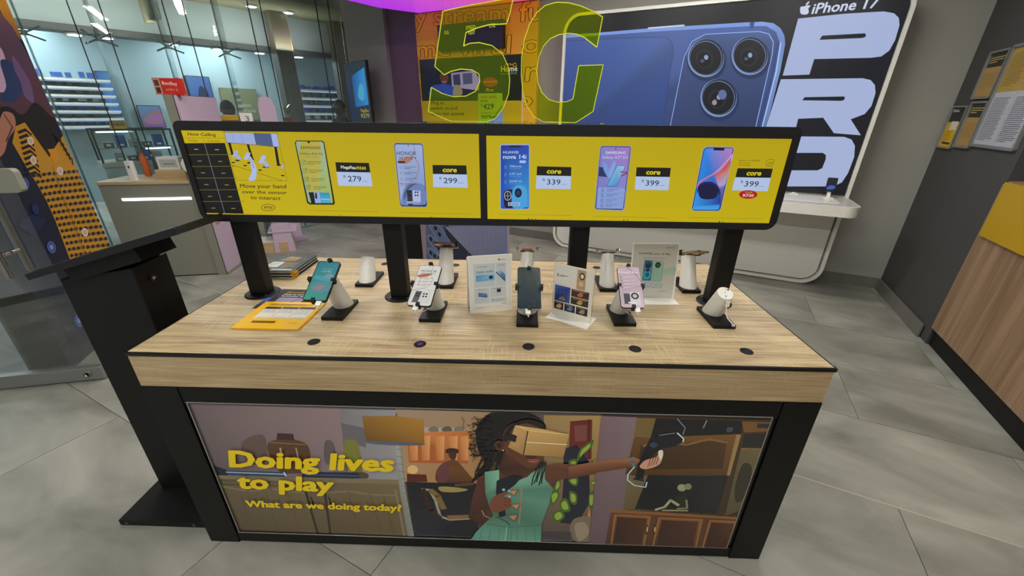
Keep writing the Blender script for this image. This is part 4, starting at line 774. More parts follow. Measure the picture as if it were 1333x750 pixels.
glyph([(1255, 98), (1200, 65), (1130, 35), (1060, 17), (990, 14), (925, 32), (875, 75), (835, 140), (805, 230), (790, 330), (788, 430), (797, 530), (820, 610), (860, 670), (915, 700), (1100, 705), (1200, 640), (1258, 373), (1118, 378), (1085, 568), (1050, 585), (1000, 588), (945, 572), (905, 530), (882, 470), (876, 400), (888, 330), (915, 265), (955, 222), (1005, 199), (1060, 192), (1105, 197), (1150, 215), (1222, 272)], 'figure')

# ================================================================== PHONE STANDS
def stand_at(x, y, lab, back=False, length=.135, grp='white phone stands on the demo table', blank=False, boxy=False):
    rz = PI if back else 0
    t = tthing('phone_stand', lab, 'stand', x, y, TH, rz, grp)
    link('base_pad', B(-.037, -.073, 0, .037, .073, .014, bev=.0015), 'black', t)
    tilt = .50 if not back else .42
    mx = Matrix.Translation((0, .028, .0145)) @ Matrix.Rotation(tilt, 4, 'X')
    r = .0272 if not boxy else .0275
    bm = bmesh.new(); n = 28; rings = []
    for z in (0, length-.006, length-.001, length):
        rad = r*1.24 if z == 0 else (r if z < length-.003 else (r-.001 if z < length-.0005 else r-.004)); ring = []
        for i in range(n):
            a = 2*PI*i/n; p = V((rad*math.cos(a)*(.92 if boxy else 1), rad*math.sin(a), z)); q = mx @ p
            if z == 0:     # cut flush with the pad
                d = (mx.to_3x3() @ V((0, 0, 1))); q = q-d*((q.z-.014)/d.z)
            ring.append(bm.verts.new(q))
        rings.append(ring)
    for a, b in zip(rings, rings[1:]):
        for i in range(n): j = (i+1) % n; bm.faces.new((a[i], a[j], b[j], b[i]))
    bm.faces.new(rings[0][::-1]); bm.faces.new(rings[-1])
    link('body', bm, 'white', t, smooth=True)
    link('cable_notch', B(-.003, .0305, .0142, .003, .0345, .021), 'rubber', t) if not back else link('cable_notch', B(-.004, .055, .0142, .004, .0585, .022), 'rubber', t)
    return t, mx, length, r
def dial(t, mx, L, r):
    f = mx @ Matrix.Translation((0, r-.0005, L*.62)) @ Matrix.Rotation(-PI/2, 4, 'X')
    link('round_emblem', cyl((0, 0, 0), .0075, .0012, 20, mx=f), 'greige', t); link('seam', lathe([(r+.0002, 0), (r+.0004, .0004), (r+.0002, .0008)], 28, mx=mx @ Matrix.Translation((0, 0, L*.80))), 'grayp', t)
front = [(.527, .298, 'white tilted stand under the teal-screen phone at the table left', 'the teal phone'), (.865, .300, 'white tilted stand under the white-and-copper screen phone', ''), (1.200, .280, 'white upright-looking stand behind the switched-off dark phone', ''), (1.533, .300, 'white tilted stand under the pink screen phone', ''), (1.866, .298, 'empty white tilted stand with a dangling white cable at the table right', '')]
poses = [(.526, .210, 1.012, .076, .522, -.078), (.871, .180, 1.017, -.124, .499, .026), (1.202, .178, 1.016, .042, .536, -.026), (1.542, .255, .992, -.065, .588, .033)]
def clamp(t, W, w=.038, l=.0, mat_='bplastic'):
    """security arms gripping a phone: W maps phone axes into the stand's axes"""
    for s in (-1, 1):
        bm = B(min(s*w, s*(w+.006)), -.006, -.010, max(s*w, s*(w+.006)), .006, .0105); B(min(s*(w-.006), s*(w+.006)), -.006, .0085, max(s*(w-.006), s*(w+.006)), .006, .0115, bm); B(min(0, s*(w+.004)), -.004, -.0115, max(0, s*(w+.004)), .004, -.0085, bm)
        link('clamp_arm', bm, mat_, t, mx=W)
for i, (x, y, lab, _) in enumerate(front):
    y -= .006
    L = .108
    if i < 4:      # tube ends just short of the phone it carries
        q_ = poses[i]; R_ = Matrix.Rotation(A0+q_[3], 4, 'Z') @ Matrix.Rotation(q_[4], 4, 'X') @ Matrix.Rotation(q_[5], 4, 'Z'); n_ = (R_ @ V((0, 0, 1, 0))).xyz
        w0 = TT(x, y, TH)+(Matrix.Rotation(A0, 3, 'Z') @ V((0, .028, .0145))); dv = Matrix.Rotation(A0, 3, 'Z') @ V((0, -math.sin(.5), math.cos(.5)))
        L = min(.14, ((TT(*q_[:3])-w0).dot(n_)-.034)/dv.dot(n_))
    t, mx, L, r = stand_at(x, y, lab, False, L)
    Wt = world(t).inverted()
    if i < 4:
        px_, py_, pz_, yaw, tilt, roll = poses[i]
        R3 = Matrix.Rotation(A0+yaw, 4, 'Z') @ Matrix.Rotation(tilt, 4, 'X') @ Matrix.Rotation(roll, 4, 'Z')
        P = Matrix.Translation(TT(px_, py_, pz_)) @ R3
        Lo = Wt @ P
        # neck between the tube and the clamp
        a = mx @ V((0, 0, L-.004)); b = Lo @ V((0, 0, -.016)); link('neck', tube([a, a.lerp(b, .5), b], [.013, .011, .009], 14), 'grayp', t); link('mount_plate', B(-.016, -.016, -.016, .016, .016, -.0085), 'grayp', t, mx=Lo)
        clamp(t, Lo)
        bm = B(-.006, -.088, -.010, .006, -.080, .0105); B(-.006, -.088, .0085, .006, -.075, .0115, bm); link('lower_clip', bm, 'bplastic', t, mx=Lo)
        bm = B(-.005, .0815, -.010, .007, .087, .0105); B(-.005, .076, .0085, .007, .087, .0115, bm); link('upper_clip', bm, 'chrome' if i == 2 else 'bplastic', t, mx=Lo)
        cx = {0: .018, 1: -.006, 2: -.004, 3: .012}[i]
        q0 = Lo @ V((cx, -.083, .0)); bm = B(cx-.008, -.100, -.004, cx+.008, -.0825, .005, bev=.0015); link('charging_plug', bm, 'white', t, mx=Lo)
        e = Lo @ V((cx, -.100, 0)); f0 = mx @ V((0, -.02, L*.35)); link('charging_cable', tube(smoothpath([e, e+V((.001, -.002, -.008)), (e+f0)/2+V((.004, -.002, -.014)), f0]), .0012, 8), 'white', t, smooth=True)
        nm = ['phone with a glowing teal screen held on the left stand over the yellow leaflets', 'white-framed phone showing a white, copper and grey advert on its screen', 'phone with a switched-off dark scuffed screen in the table middle', 'phone with a pale pink advert screen between the two upright cards'][i]
        loc, q, _s = P.decompose(); g = thing('smartphone', nm, 'phone', loc, rot=q.to_euler(), group='phones on the front row of stands')
        w, h = .038, .0815
        link('body', prism(rr(-w, -h, w, h, .009, 6), .008, z0=-.0082), 'blacks' if i != 2 else 'alu', g)
        link('frame_band', prism(rr(-w-.0004, -h-.0004, w+.0004, h+.0004, .0094, 6), .003, z0=-.0065), ['blacks', 'blacks', 'alu', 'grayp'][i], g)
        a = Art(g, Matrix(), base=1e-4, step=2e-5)
        if i == 0:
            a.poly(rr(-w+.001, -h+.001, w-.001, h-.001, .008, 5), '#0c1416'); a.poly([(-w+.003, -h+.005), (w-.003, -h+.005), (w-.003, h-.003), (-w+.003, h-.003)], ['#3f9c88', '#3f8f8c', '#3a8590', '#2c7c90']); a.blob([(-.03, -.02), (0, -.005), (.033, -.012), (.03, -.04), (-.01, -.048)], '#5c8c94'); a.blob([(-.02, -.03), (0, -.018), (.015, -.026), (0, -.04)], '#94808c'); a.blob([(.0, .02), (.02, .03), (.034, .012), (.015, .008)], '#7a98a4'); a.blob([(-.035, .01), (-.01, .02), (.034, -.004), (0, 0)], '#4c9cac')
            a.line([(-.012, .049), (.02, .049)], .0012, '#9cc4cc'); a.text('12:45', (-.013, .035), (.018, .035), (-.013, .042), '#a8ccd4'); a.poly([(-.005, h-.002), (.005, h-.002), (.0015, h-.007), (-.0015, h-.007)], '#0c1416'); a.done('screen', 'screen')
        elif i == 1:
            a.rrect(-w+.0012, -h+.0012, w-.0012, h-.0012, .008, '#dedcd6'); a.text('HONOR', (-.026, .052), (.026, .052), (-.026, .062), '#2e2a2c', .0); a.blob([(-.036, .036), (-.015, .044), (.012, .047), (.0, .034), (-.025, .03)], '#b06a48'); a.text('X7d Smart', (-.026, .043), (.022, .043), (-.026, .049), '#8c5a4c', .01); a.line(smoothpath([(.01, .08, 0), (.008, .05, 0), (.02, .02, 0), (.01, -.005, 0), (-.02, -.022, 0), (-.036, -.02, 0)], 5), .0012, '#b07a68')
            for k in range(3): scribble(a, -.012, .029-.013*k, .022, .022-.013*k, 2, .0012, '#8a8280'); a.rect(-.024, .022-.013*k, -.017, .029-.013*k, '#c8a090')
            a.poly([(-.026, -.070), (-.006, -.070), (-.002, -.026), (-.022, -.026)], '#5a5c62'); a.poly([(-.006, -.070), (.030, -.072), (.028, -.026), (-.002, -.026)], '#d6d4cf')
            for u, v in ((-.017, -.036), (-.010, -.036), (-.017, -.045), (-.010, -.045), (.006, -.036), (.015, -.036), (.006, -.046), (.015, -.046)): a.ell(u, v, .0034, .0036, '#2a2426', 10)
            a.line(smoothpath([(-.034, -.055, 0), (-.030, -.03, 0), (-.014, -.014, 0), (.034, -.024, 0)], 6), .0010, '#8c90a0'); a.rrect(-.022, -.078, .006, -.070, .002, '#e4e2de'); a.done('screen', 'screen')
        elif i == 2:
            a.rrect(-w+.0012, -h+.0012, w-.0012, h-.0012, .007, '#0e1418'); a.poly([(-w+.003, -h+.006), (w-.003, -h+.006), (w-.003, h-.004), (-w+.003, h-.004)], ['#172838', '#142434', '#17261f', '#1a2a30'])
            random.seed(5)
            for k in range(18): u, v = random.uniform(-.03, .03), random.uniform(-.07, .06); a.line([(u, v), (u+random.uniform(-.006, .006), v+random.uniform(-.012, .012))], .0004, '#4a6270')
            a.rrect(-.008, -.074, .008, -.071, .001, '#0c1014'); a.done('screen', 'gprint')
        else:
            a.rrect(-w+.001, -h+.001, w-.001, h-.001, .008, '#ccb2ba'); a.poly([(-w+.004, 0), (w-.003, 0), (w-.004, h-.004), (-w+.004, h-.004)], ['#b8a0aa', '#c4acb4', '#ceb4bc', '#c8acb6']); a.poly([(-w+.004, -h+.004), (w-.004, -h+.004), (w-.003, 0), (-w+.004, 0)], ['#c8b0b8', '#d4bcc2', '#c4acb4', '#b8a0aa'])
            a.line(smoothpath([(.0, .075, 0), (.02, .055, 0), (.03, .035, 0), (.037, .02, 0)], 5), .0016, '#5c5058'); a.text('HUAWEI', (-.033, .066), (-.012, .066), (-.033, .070), '#dccfd4', .01); a.text('Mate60 Pro', (-.034, .053), (.030, .053), (-.034, .063), '#e6dce0', .015); a.line([(.014, .049), (.03, .049)], .0014, '#b83c4c')
            for k in range(4): a.ell(-.028, .038-.014*k, .003, .003, '#8c7c88', 8); scribble(a, -.022, .041-.014*k, .020, .034-.014*k, 2, .0016, '#dcd0d6')
            a.line(smoothpath([(-.02, -.012, 0), (.0, -.006, 0), (.02, -.002, 0), (.037, .006, 0)], 5), .0014, '#8c7c84'); a.poly([(-.026, -.068), (-.004, -.068), (-.004, -.028), (-.026, -.028)], '#3c3a46'); a.poly([(-.006, -.074), (.027, -.072), (.026, -.022), (-.006, -.022)], '#d8d0d0'); a.ell(.010, -.037, .013, .013, '#1c1a1e', 22); a.ell(.010, -.037, .007, .007, '#c8c0c4', 16); a.rrect(-.014, -.066, .012, -.060, .002, '#e6e0e0'); a.done('screen', 'screen')
        link('front_camera', cyl((0, h-.0055, .0009), .0016, .0002, 10), 'rubber', g)
    else:
        link('top_plate', lathe([(.0262, 0), (.0262, .002), (.0252, .003), (0, .003)], 28, mx=mx @ Matrix.Translation((0, 0, L))), 'wgloss', t)
        for u, v, s in ((.006, .004, .0018),): link('gold_contact', cyl((0, .002, L+.003), .0022, .0006, 10, mx=mx), 'gold', t)
        link('socket', cyl((.013, .014, L+.003), .0032, .0012, 12, mx=mx), 'rubber', t); link('socket', cyl((-.002, -.013, L+.003), .0022, .0008, 10, mx=mx), 'rubber', t); link('socket', cyl((.006, .017, L+.003), .0016, .0008, 10, mx=mx), 'rubber', t)
        q = mx @ V((.002, -.027, L-.004)); link('cable_plug', B(-.006, -.004, -.020, .006, .004, .0, bev=.001), 'white', t, mx=Matrix.Translation(q+V((.0, -.004, 0))))
        e = q+V((0, -.004, -.02)); pts = smoothpath([e, e+V((.001, -.004, -.018)), e+V((.005, -.012, -.036)), e+V((.014, -.022, -.046)), e+V((.020, -.030, -.0515))], 6)
        cbl = link('cable', tube(pts, .0017, 8), 'white', t, smooth=True)
        link('cable_end', B(-.005, -.011, -.0025, .005, .0, .0025, bev=.001), 'greige', t, mx=Matrix.Translation(pts[-1]) @ Matrix.Rotation(-.5, 4, 'Z'))
        link('lock_screw', tube([mx @ V((.0285, 0, L*.42)), mx @ V((.034, .002, L*.42)), mx @ V((.035, .002, L*.52))], .0014, 6), 'rubber', t)
backs = [(.531, .575, 'phoneless white stand behind the first post, round emblem facing us', .095, None), (.862, .580, 'white stand carrying a copper phone seen from below, behind the left card', .140, 'copper'), (1.200, .600, 'narrow beige stand with an orange-topped clamp behind the dark phone', .125, 'clamp'), (1.533, .545, 'boxy white stand with an empty metal clamp behind the pink phone', .125, 'empty'), (1.866, .550, 'white stand carrying a gold phone seen edge-on at the back right', .125, 'gold')]
for i, (x, y, lab, L, kind) in enumerate(backs):
    y = .580
    t, mx, L, r = stand_at(x, y, lab, True, L, boxy=(i in (2, 3)))
    # emblem on the side we see (local -y is the far side; we look at local +y)
    f = mx @ Matrix.Translation((0, r-.0006, L*.66)) @ Matrix.Rotation(-PI/2, 4, 'X')
    if i in (0, 1, 4):
        link('round_emblem', cyl((0, 0, 0), .0075, .0014, 20, mx=f), 'alu', t)
        link('seam', lathe([(r+.0001, 0), (r+.0005, .0004), (r+.0001, .0008)], 28, mx=mx @ Matrix.Translation((0, 0, L*.82))), 'grayp', t)
    else:
        for k in (-3, -1, 1, 3): link('rib', B(k*.004-.0006, r-.004, L*.15, k*.004+.0006, r+.0006, L*.75), 'greige', t, mx=mx)
        link('socket', B(-.009, r-.004, .012, .009, r+.0012, .022), 'grayp', t, mx=mx)
    top = mx @ V((0, 0, L))
    if i == 0: link('end_cap', cyl((0, 0, L), .0215, .0015, 24, mx=mx), 'greige', t); continue
    dz = .010
    P = Matrix.Translation(top+V((0, -.006, .012))) @ Matrix.Rotation(.42, 4, 'X')
    link('neck', tube([top-V((0, 0, .004)), P @ V((0, 0, -.006))], .014, 14), 'greige' if i != 1 else 'grayp', t)
    if kind in ('copper', 'gold'):
        if kind == 'gold': P = P @ Matrix.Rotation(.12, 4, 'Z') @ Matrix.Translation((-.018, -.02, 0))
        clamp(t, P, .039)
        g = Matrix(); G = world(t) @ P; loc, q, _s = G.decompose()
        g = thing('smartphone', {'copper': 'phone with a copper brown back seen from below, left back row', 'gold': 'phone with a pale gold back seen edge-on, right back row'}[kind], 'phone', loc, rot=q.to_euler(), group='phones on the back row of stands')
        link('body', prism(rr(-.038, -.0815, .038, .0815, .009, 5), .007, z0=-.0075), kind if kind != 'gold' else 'gold', g); link('screen', prism(rr(-.0375, -.081, .0375, .081, .009, 5), .001, z0=-.0004), 'blacks', g)
        for u, v in ((-.022, .060), (-.022, .045), (-.008, .060)): link('camera_lens', cyl((u, v, -.0095), .006, .002, 14), 'rubber', g)
    else:
        for s in (-1, 1):
            bm = B(min(s*.012, s*.044), -.006, -.006, max(s*.012, s*.044), .006, -.002); B(min(s*.036, s*.046), -.009, -.008, max(s*.036, s*.046), .009, .010, bm, .001); link('clamp_arm', bm, 'steel', t, mx=P)
        link('clamp_knob', cyl((0, 0, 0), .005, .012, 14, mx=P @ Matrix.Translation((-.047, 0, .003)) @ Matrix.Rotation(-PI/2, 4, 'Y')), 'chrome', t)
        link('clamp_bed', B(-.022, -.014, -.004, .022, .014, .004, bev=.001), 'orangep' if kind == 'clamp' else 'gold', t, mx=P)
        link('clamp_bracket', B(-.030, -.010, -.010, .030, .010, -.0045), 'blacks', t, mx=P)

# ================================================================== CARDS AND LEAFLETS
def cardprint_a(A, w, h):
    A.rect(.003, .003, w-.003, h-.003, '#d3d2ca'); A.rect(.018, .035, w-.022, h-.03, '#b9c0c4')
    x1, x2 = .018, w-.022; A.line([(x1+.078, .095), (x1+.078, h-.03)], .002, '#dcdbd4'); A.line([(x1, .095), (x2, .095)], .002, '#dcdbd4'); A.line([(.073, .035), (.073, .095)], .002, '#dcdbd4'); A.line([(.073, .055), (x2, .055)], .002, '#dcdbd4')
    A.text('7000 mAh', (.026, .147), (.088, .150), (.026, .156), '#4a80b4', .015); A.poly([(.026, .118), (.092, .121), (.092, .144), (.026, .142)], ['#5c9cc8', '#6cacd4', '#86b8d8', '#4a8cbc']); A.ell(.079, .132, .008, .0065, '#16283a', 16)
    A.poly([(.098, .150), (.114, .158), (.130, .138), (.130, .112)], ['#a4bcd8', '#86b4dc', '#3a6cb0', '#1c3458']); A.poly([(.096, .149), (.130, .112), (.130, .116), (.098, .152)], '#1c2c44'); A.ell(.120, .140, .008, .006, '#4a80c0', 12)
    A.poly([(.032, .062), (.064, .056), (.064, .072), (.032, .078)], ['#3a5c94', '#2c4c84', '#5c84b8', '#4a70a8']); [A.line([(.026+.012*k, .052-.002*k), (.034+.012*k, .051-.002*k)], .001, '#4a80b4') for k in range(3)]
    A.rect(.099, .074, .113, .087, '#1c2634'); A.line([(.099, .074), (.099, .060)], .001, '#8a949c'); A.line([(.113, .074), (.113, .060)], .001, '#8a949c'); A.text('5', (.082, .042), (.088, .042), (.082, .049), '#4a80b4'); scribble(A, .096, .049, .126, .041, 2, .0009, '#70787c')
    for u, v, q in ((.032, .172, .068), (.104, .175, .128), (.030, .087, .056), (.085, .090, .118)): A.line([(u, v), (q, v)], .0014, '#7c8894')
    scribble(A, .018, .022, .085, .016, 2, .0008, '#8c8c86'); A.line([(.09, .020), (.12, .020)], .0008, '#8c8c86'); A.ell(.108, h-.018, .004, .003, '#c03038', 10); A.line([(.113, h-.018), (.132, h-.018)], .0016, '#9a8c8c'); A.ell(.118, .030, .0016, .0014, '#a83038', 8); A.line([(.122, .030), (.134, .030)], .0012, '#6c6c6c')
def cardprint_b(A, w, h):
    A.rect(.002, .002, w-.002, h-.002, '#d3d1c9'); A.text('6', (.013, .150), (.021, .150), (.013, .162), '#26262a', .01); scribble(A, .024, .159, .058, .151, 2, .0018, '#3c3c40')
    A.rrect(.086, .118, .118, .190, .005, '#b89a78'); A.rrect(.089, .121, .115, .187, .004, '#a88c6c'); A.ell(.104, .168, .010, .013, '#2a2420', 18); A.ell(.104, .168, .006, .008, '#d4c8b4', 14); A.ell(.102, .140, .009, .010, '#c8ac88', 12)
    A.poly([(.008, .058), (.066, .058), (.066, .118), (.008, .118)], ['#1c3a7c', '#3c5890', '#1f3c88', '#2f5cb4']); A.line([(.022, .068), (.022, .104), (.052, .104), (.052, .068)], .0018, '#0e1830'); A.blob([(.024, .066), (.038, .078), (.050, .066)], '#8a7448')
    for a, c, d in (((.070, .088, .134, .116), '#3c2218', '#b0603c'), ((.070, .060, .134, .086), '#26241c', '#b8923c'), ((.008, .026, .044, .055), '#2c2420', '#b89c84'), ((.048, .026, .088, .055), '#1e222c', '#5c74b4'), ((.092, .026, .134, .055), '#20201e', '#9c7c70')):
        A.rect(*a, c); cx, cy = (a[0]+a[2])/2, (a[1]+a[3])/2; A.blob([(cx-.010, cy-.006), (cx, cy+.007), (cx+.011, cy+.003), (cx+.005, cy-.009)], d); A.line([(a[0]+.005, a[3]-.004), (a[2]-.008, a[3]-.004)], .001, '#c0bcb0')
def cardprint_c(A, w, h):
    A.poly([(.001, .001), (w-.001, .001), (w-.001, h-.001), (.001, h-.001)], ['#b6b8b0', '#c4c4bc', '#b4afa2', '#b8b3a6']); A.poly([(.0, .085), (.08, .110), (w, .125), (w, .095), (.08, .088), (.0, .07)], ['#b0b8a8', '#98b8a0', '#8cb49c', '#a8bca8', '#b4bcae', '#b0b8a8'])
    A.text('HUAWEI nova 13 Max', (.024, h-.040), (w-.028, h-.042), (.024, h-.032), '#4c4a40', .02); A.line([(.036, h-.052), (w-.042, h-.054)], .0015, '#7c7a70'); A.line([(.046, h-.060), (w-.055, h-.062)], .0015, '#7c7a70')
    A.poly([(.044, .070), (.080, .070), (.080, .150), (.046, .152)], ['#2c7c9c', '#2a6c8c', '#3c8ca4', '#2c7090']); A.ell(.063, .134, .014, .015, '#1c4c64', 18); A.ell(.063, .128, .010, .010, '#12202a', 14); A.ell(.062, .094, .015, .016, '#3ca4bc', 18); A.ell(.062, .094, .009, .010, '#1c5c78', 14); A.ell(.062, .112, .008, .006, '#14242c', 12)
    A.rrect(.084, .068, .120, .148, .005, '#7ca494'); A.rrect(.087, .071, .117, .145, .004, '#8cb4a0'); A.ell(.099, .133, .011, .012, '#14201c', 18); A.ell(.099, .133, .005, .006, '#3c4c44', 12)
    A.text('1500', (.046, .044), (.124, .041), (.042, .064), '#2c6c8c', .03); A.text('1500', (.047, .0445), (.123, .0415), (.0435, .0635), '#b8ccd0', -.002); A.ell(.122, .028, .002, .0018, '#b04040', 8); A.line([(.127, .028), (.146, .028)], .0012, '#6c6c6c'); A.ell(.128, h-.014, .003, .002, '#a83c3c', 8); A.line([(.133, h-.014), (.156, h-.014)], .0016, '#6c5c50')
# left card: a folded tent
t = tthing('folded_card', 'white folded advert card of blue gadgets, left of the dark phone', 'card', .995, .296, TH, .235)
lean = Matrix.Rotation(-.07, 4, 'X')
f = link('front_leaf', prism(rr(0, 0, .155, .213, .001, 1), .0018), 'wmatt', t, mx=lean @ UP); A = Art(t, mx=lean @ UP, off=V((0, -.0018, 0))); cardprint_a(A, .155, .213); A.done('front_print', 'gprint')
link('back_leaf', prism([(0, 0), (.155, 0), (.155, .212), (0, .212)], .0018), 'wmatt', t, mx=Matrix.Translation((-.004, .052, 0)) @ Matrix.Rotation(.17, 4, 'X') @ UP)
t = tthing('card_holder', 'white advert card on a flat T foot, angled, with small photo tiles', 'card', 1.291, .310, TH, -.53)
link('upright', B(0, -.003, .003, .148, .003, .196), 'cacr', t); link('card_insert', B(.002, -.0045, .004, .146, -.003, .196), 'wmatt', t); link('foot', B(-.004, -.045, 0, .152, .045, .003), 'wgloss', t)
A = Art(t, off=V((0, -.0045, 0))); cardprint_b(A, .148, .196); A.done('card_print', 'gprint')
t = tthing('card_holder', 'pale advert card on a curved white foot with two teal phones and large digits 1500', 'card', 1.600, .455, TH, .02)
link('foot', prism([(0, 0), (.0, -.062), (.176, -.062), (.176, 0)], .0025), 'wgloss', t)
mxc = Matrix.Rotation(-.12, 4, 'X') @ UP; link('upright', prism([(0, 0), (.178, 0), (.172, .218), (-.004, .218)], .003), 'wmatt', t, mx=Matrix.Translation((0, 0, .001)) @ mxc)
A = Art(t, mx=mxc, off=V((0, -.0032, .002))); cardprint_c(A, .170, .214); A.done('card_print', 'gprint')
# brochures stack
for k in range(8):
    j = random.uniform(-.0035, .0035); j2 = random.uniform(-.004, .004)
    lab = 'topmost dark brochure with orange and white panels on the stack behind the left post' if k == 7 else 'dark brochure with amber spine inside the stack behind the left post'
    t = tthing('brochure', lab, 'brochure', .042+j, .585+j2, TH+.0042*k, random.uniform(-.02, .02), 'dark brochures stacked behind the left post')
    link('pages', B(.001, .001, .0004, .160, .214, .0037), 'paper' if k % 3 == 0 else 'darkp', t); link('cover', B(0, 0, .0037, .161, .215, .0041), 'darkp', t); link('spine', B(.148, -.0005, .0, .1615, .03, .0037), 'ypaper', t)
    if k == 7:
        A = Art(t, Matrix(), V((0, 0, .0041))); A.rect(.002, .002, .159, .213, '#2c322f'); A.poly([(.01, .05), (.065, .05), (.065, .115), (.01, .115)], '#b4b2aa'); scribble(A, .016, .105, .058, .06, 4, .003, '#5a5a56'); A.poly([(.03, .135), (.10, .135), (.105, .18), (.05, .185)], '#a87824'); A.text('SALE', (.04, .145), (.09, .145), (.04, .17), '#3a2c14', .02); scribble(A, .075, .11, .14, .04, 5, .006, '#8c6c34'); A.line([(.06, .022), (.145, .022)], .012, '#b8b4a8'); A.line([(.11, .15), (.15, .15)], .004, '#6c6a58'); A.line([(.11, .165), (.15, .165)], .004, '#6c6a58'); A.done('cover_print', 'print')
# flyers
t = tthing('leaflet', 'dark leaflet with white heading lying under the yellow leaflets by the left post', 'leaflet', .196, .30, TH, -.01)
link('sheet', B(0, 0, 0, .21, .172, .0012), 'darkp', t)
A = Art(t, Matrix(), V((0, 0, .0012)), base=1e-4); A.rect(.001, .001, .209, .171, '#211f22'); A.rect(.001, .03, .022, .171, '#3c3a70'); A.poly([(.001, .06), (.02, .06), (.02, .09), (.001, .09)], '#4a58b8'); A.text('Microsoft 365', (.052, .138), (.15, .138), (.052, .147), '#c09830', .012); A.text('How to turn your', (.050, .118), (.165, .118), (.050, .129), '#c8c6c0', .01); A.text('business digital', (.050, .102), (.165, .102), (.050, .113), '#c8c6c0', .01); A.rect(.05, .055, .15, .092, '#8a7c9c'); A.line([(.11, .055), (.14, .092)], .004, '#2a262c'); A.done('sheet_print', 'mprint')
for k, (dx, dy, rz) in enumerate(((.004, -.002, .012), (-.002, .003, -.006), (0, 0, 0))):
    lab = 'top yellow leaflet with three white price boxes at the table left' if k == 2 else ('yellow leaflet just beneath the top one' if k else 'lowest yellow leaflet, its edge peeking out under the others')
    t = tthing('leaflet', lab, 'leaflet', .221+dx, .147+dy, TH+.0013+.0016*k, rz, 'yellow leaflets by the teal phone')
    link('sheet', B(0, 0, 0, .226, .200, .0012), 'ypaper', t)
    if k == 2:
        A = Art(t, Matrix(), V((0, 0, .0012)), base=1e-4); A.rect(.0005, .0005, .2255, .1995, '#ddaa08')
        for q in range(3): x = .030+.062*q; A.rrect(x, .070, x+.058, .156, .004, '#cfcdc6'); A.rect(x, .140, x+.058, .158, '#3a3626'); [A.text('R 279 349', (x+.006, .125-.012*r_), (x+.05, .125-.012*r_), (x+.006, .131-.012*r_), '#6c6e7c', .02) for r_ in range(2+(q == 2))]; A.line([(x+.006, .076), (x+.052, .076)], .004, '#c8a038')
        A.line([(.03, .178), (.19, .176)], .003, '#6c5410'); A.line([(.03, .171), (.17, .169)], .002, '#8a6c14'); A.rect(.045, .038, .125, .050, '#3c3418'); A.line([(.05, .044), (.118, .044)], .002, '#a89040'); A.line([(.175, .04), (.20, .04)], .002, '#6c5410'); A.done('sheet_print', 'print')
# ================================================================== QUEUE KIOSK (left of the table)
t = tthing('queue_kiosk', 'black steel ticket kiosk with sloped top, on a square base left of the table', 'kiosk', 0, 0, 0)
link('base_plate', B(-.402, .053, 0, -.035, .43, .028, bev=.002), 'black', t)
for x in (-.372, -.10): link('screw', cyl((0, 0, 0), .006, .003, 12, mx=Matrix.Translation((x, .0545, .014)) @ Matrix.Rotation(PI/2, 4, 'X')), 'grayp', t)
bm = bmesh.new(); P8 = [(-.354, .203, .028), (-.092, .203, .028), (-.092, .346, .028), (-.354, .346, .028), (-.354, .203, 1.001), (-.092, .203, 1.047), (-.092, .346, 1.054), (-.354, .346, 1.008)]
vs = [bm.verts.new(p) for p in P8]; [bm.faces.new([vs[i] for i in f]) for f in ((0,3,2,1),(4,5,6,7),(0,1,5,4),(1,2,6,5),(2,3,7,6),(3,0,4,7))]
bmesh.ops.bevel(bm, geom=bm.edges[:], offset=.003, segments=1, affect='EDGES'); link('column', bm, 'black', t)
sl = math.atan2(.162, .547); mxk = Matrix.Translation((-.39, .153, 1.018)) @ Matrix.Rotation(-sl, 4, 'Y')
link('sloped_head', prism([(0, 0), (.56, 0), (.571, .03), (.571, .19), (.56, .205), (0, .205)], .020), 'bplastic', t, mx=mxk)
link('head_bracket', B(.09, .035, -.045, .36, .175, 0), 'black', t, mx=mxk)
link('touch_glass', B(.02, .012, .020, .54, .193, .0225), 'blacks', t, mx=mxk)
lk = link('cam_lock', cyl((0, 0, 0), .011, .008, 16, mx=Matrix.Translation((-.0925, .256, .990)) @ Matrix.Rotation(PI/2, 4, 'Y')), 'blacks', t)
link('key_slot', prism([(-.007, -.006), (.007, -.004), (-.002, .008)], .002), 'chrome', lk, mx=Matrix.Translation((-.0845, .256, .990)) @ Matrix.Rotation(PI/2, 4, 'Y'))

# ================================================================== OPEN GLASS DOOR
dx, dy = -1.655-(-2.072), .318-(-.013); dang = math.atan2(dy, dx)
d0 = V((-1.650, .322, 0)); Ld = 1.05
o0 = d0-V((math.cos(dang), math.sin(dang), 0))*Ld
t = thing('glass_door', 'frameless glass entrance door standing open at the left with steel pull bars', 'door', o0, dang)
link('glass_leaf', B(0, -.005, .085, Ld-.006, .005, 2.35), 'glass', t)
r_ = link('bottom_rail', B(0, -.022, .008, Ld, .022, .09, bev=.003), 'alu', t); 
k_ = link('floor_lock', lathe([(.022, 0), (.022, .004), (.014, .007), (.010, .003), (0, .003)], 20, mx=Matrix.Translation((Ld-.075, -.022, .052)) @ Matrix.Rotation(PI/2, 4, 'X')), 'steel', r_)
link('keyhole', B(-.003, -.031, -.010, .003, -.0255, .010), 'rubber', r_, mx=Matrix.Translation((Ld-.075, 0, .052)))
link('top_rail', B(0, -.022, 2.35, Ld, .022, 2.43, bev=.003), 'alu', t)
for s in (-1, 1):
    h = link('pull_bar', tube([(Ld-.16, s*.062, .70), (Ld-.16, s*.062, 1.62)], .0165, 16), 'steel', t, smooth=True)
    for z in (.82, 1.50): link('standoff', tube([(Ld-.16, s*.005, z), (Ld-.16, s*.062, z)], .010, 12), 'chrome', h, smooth=True)
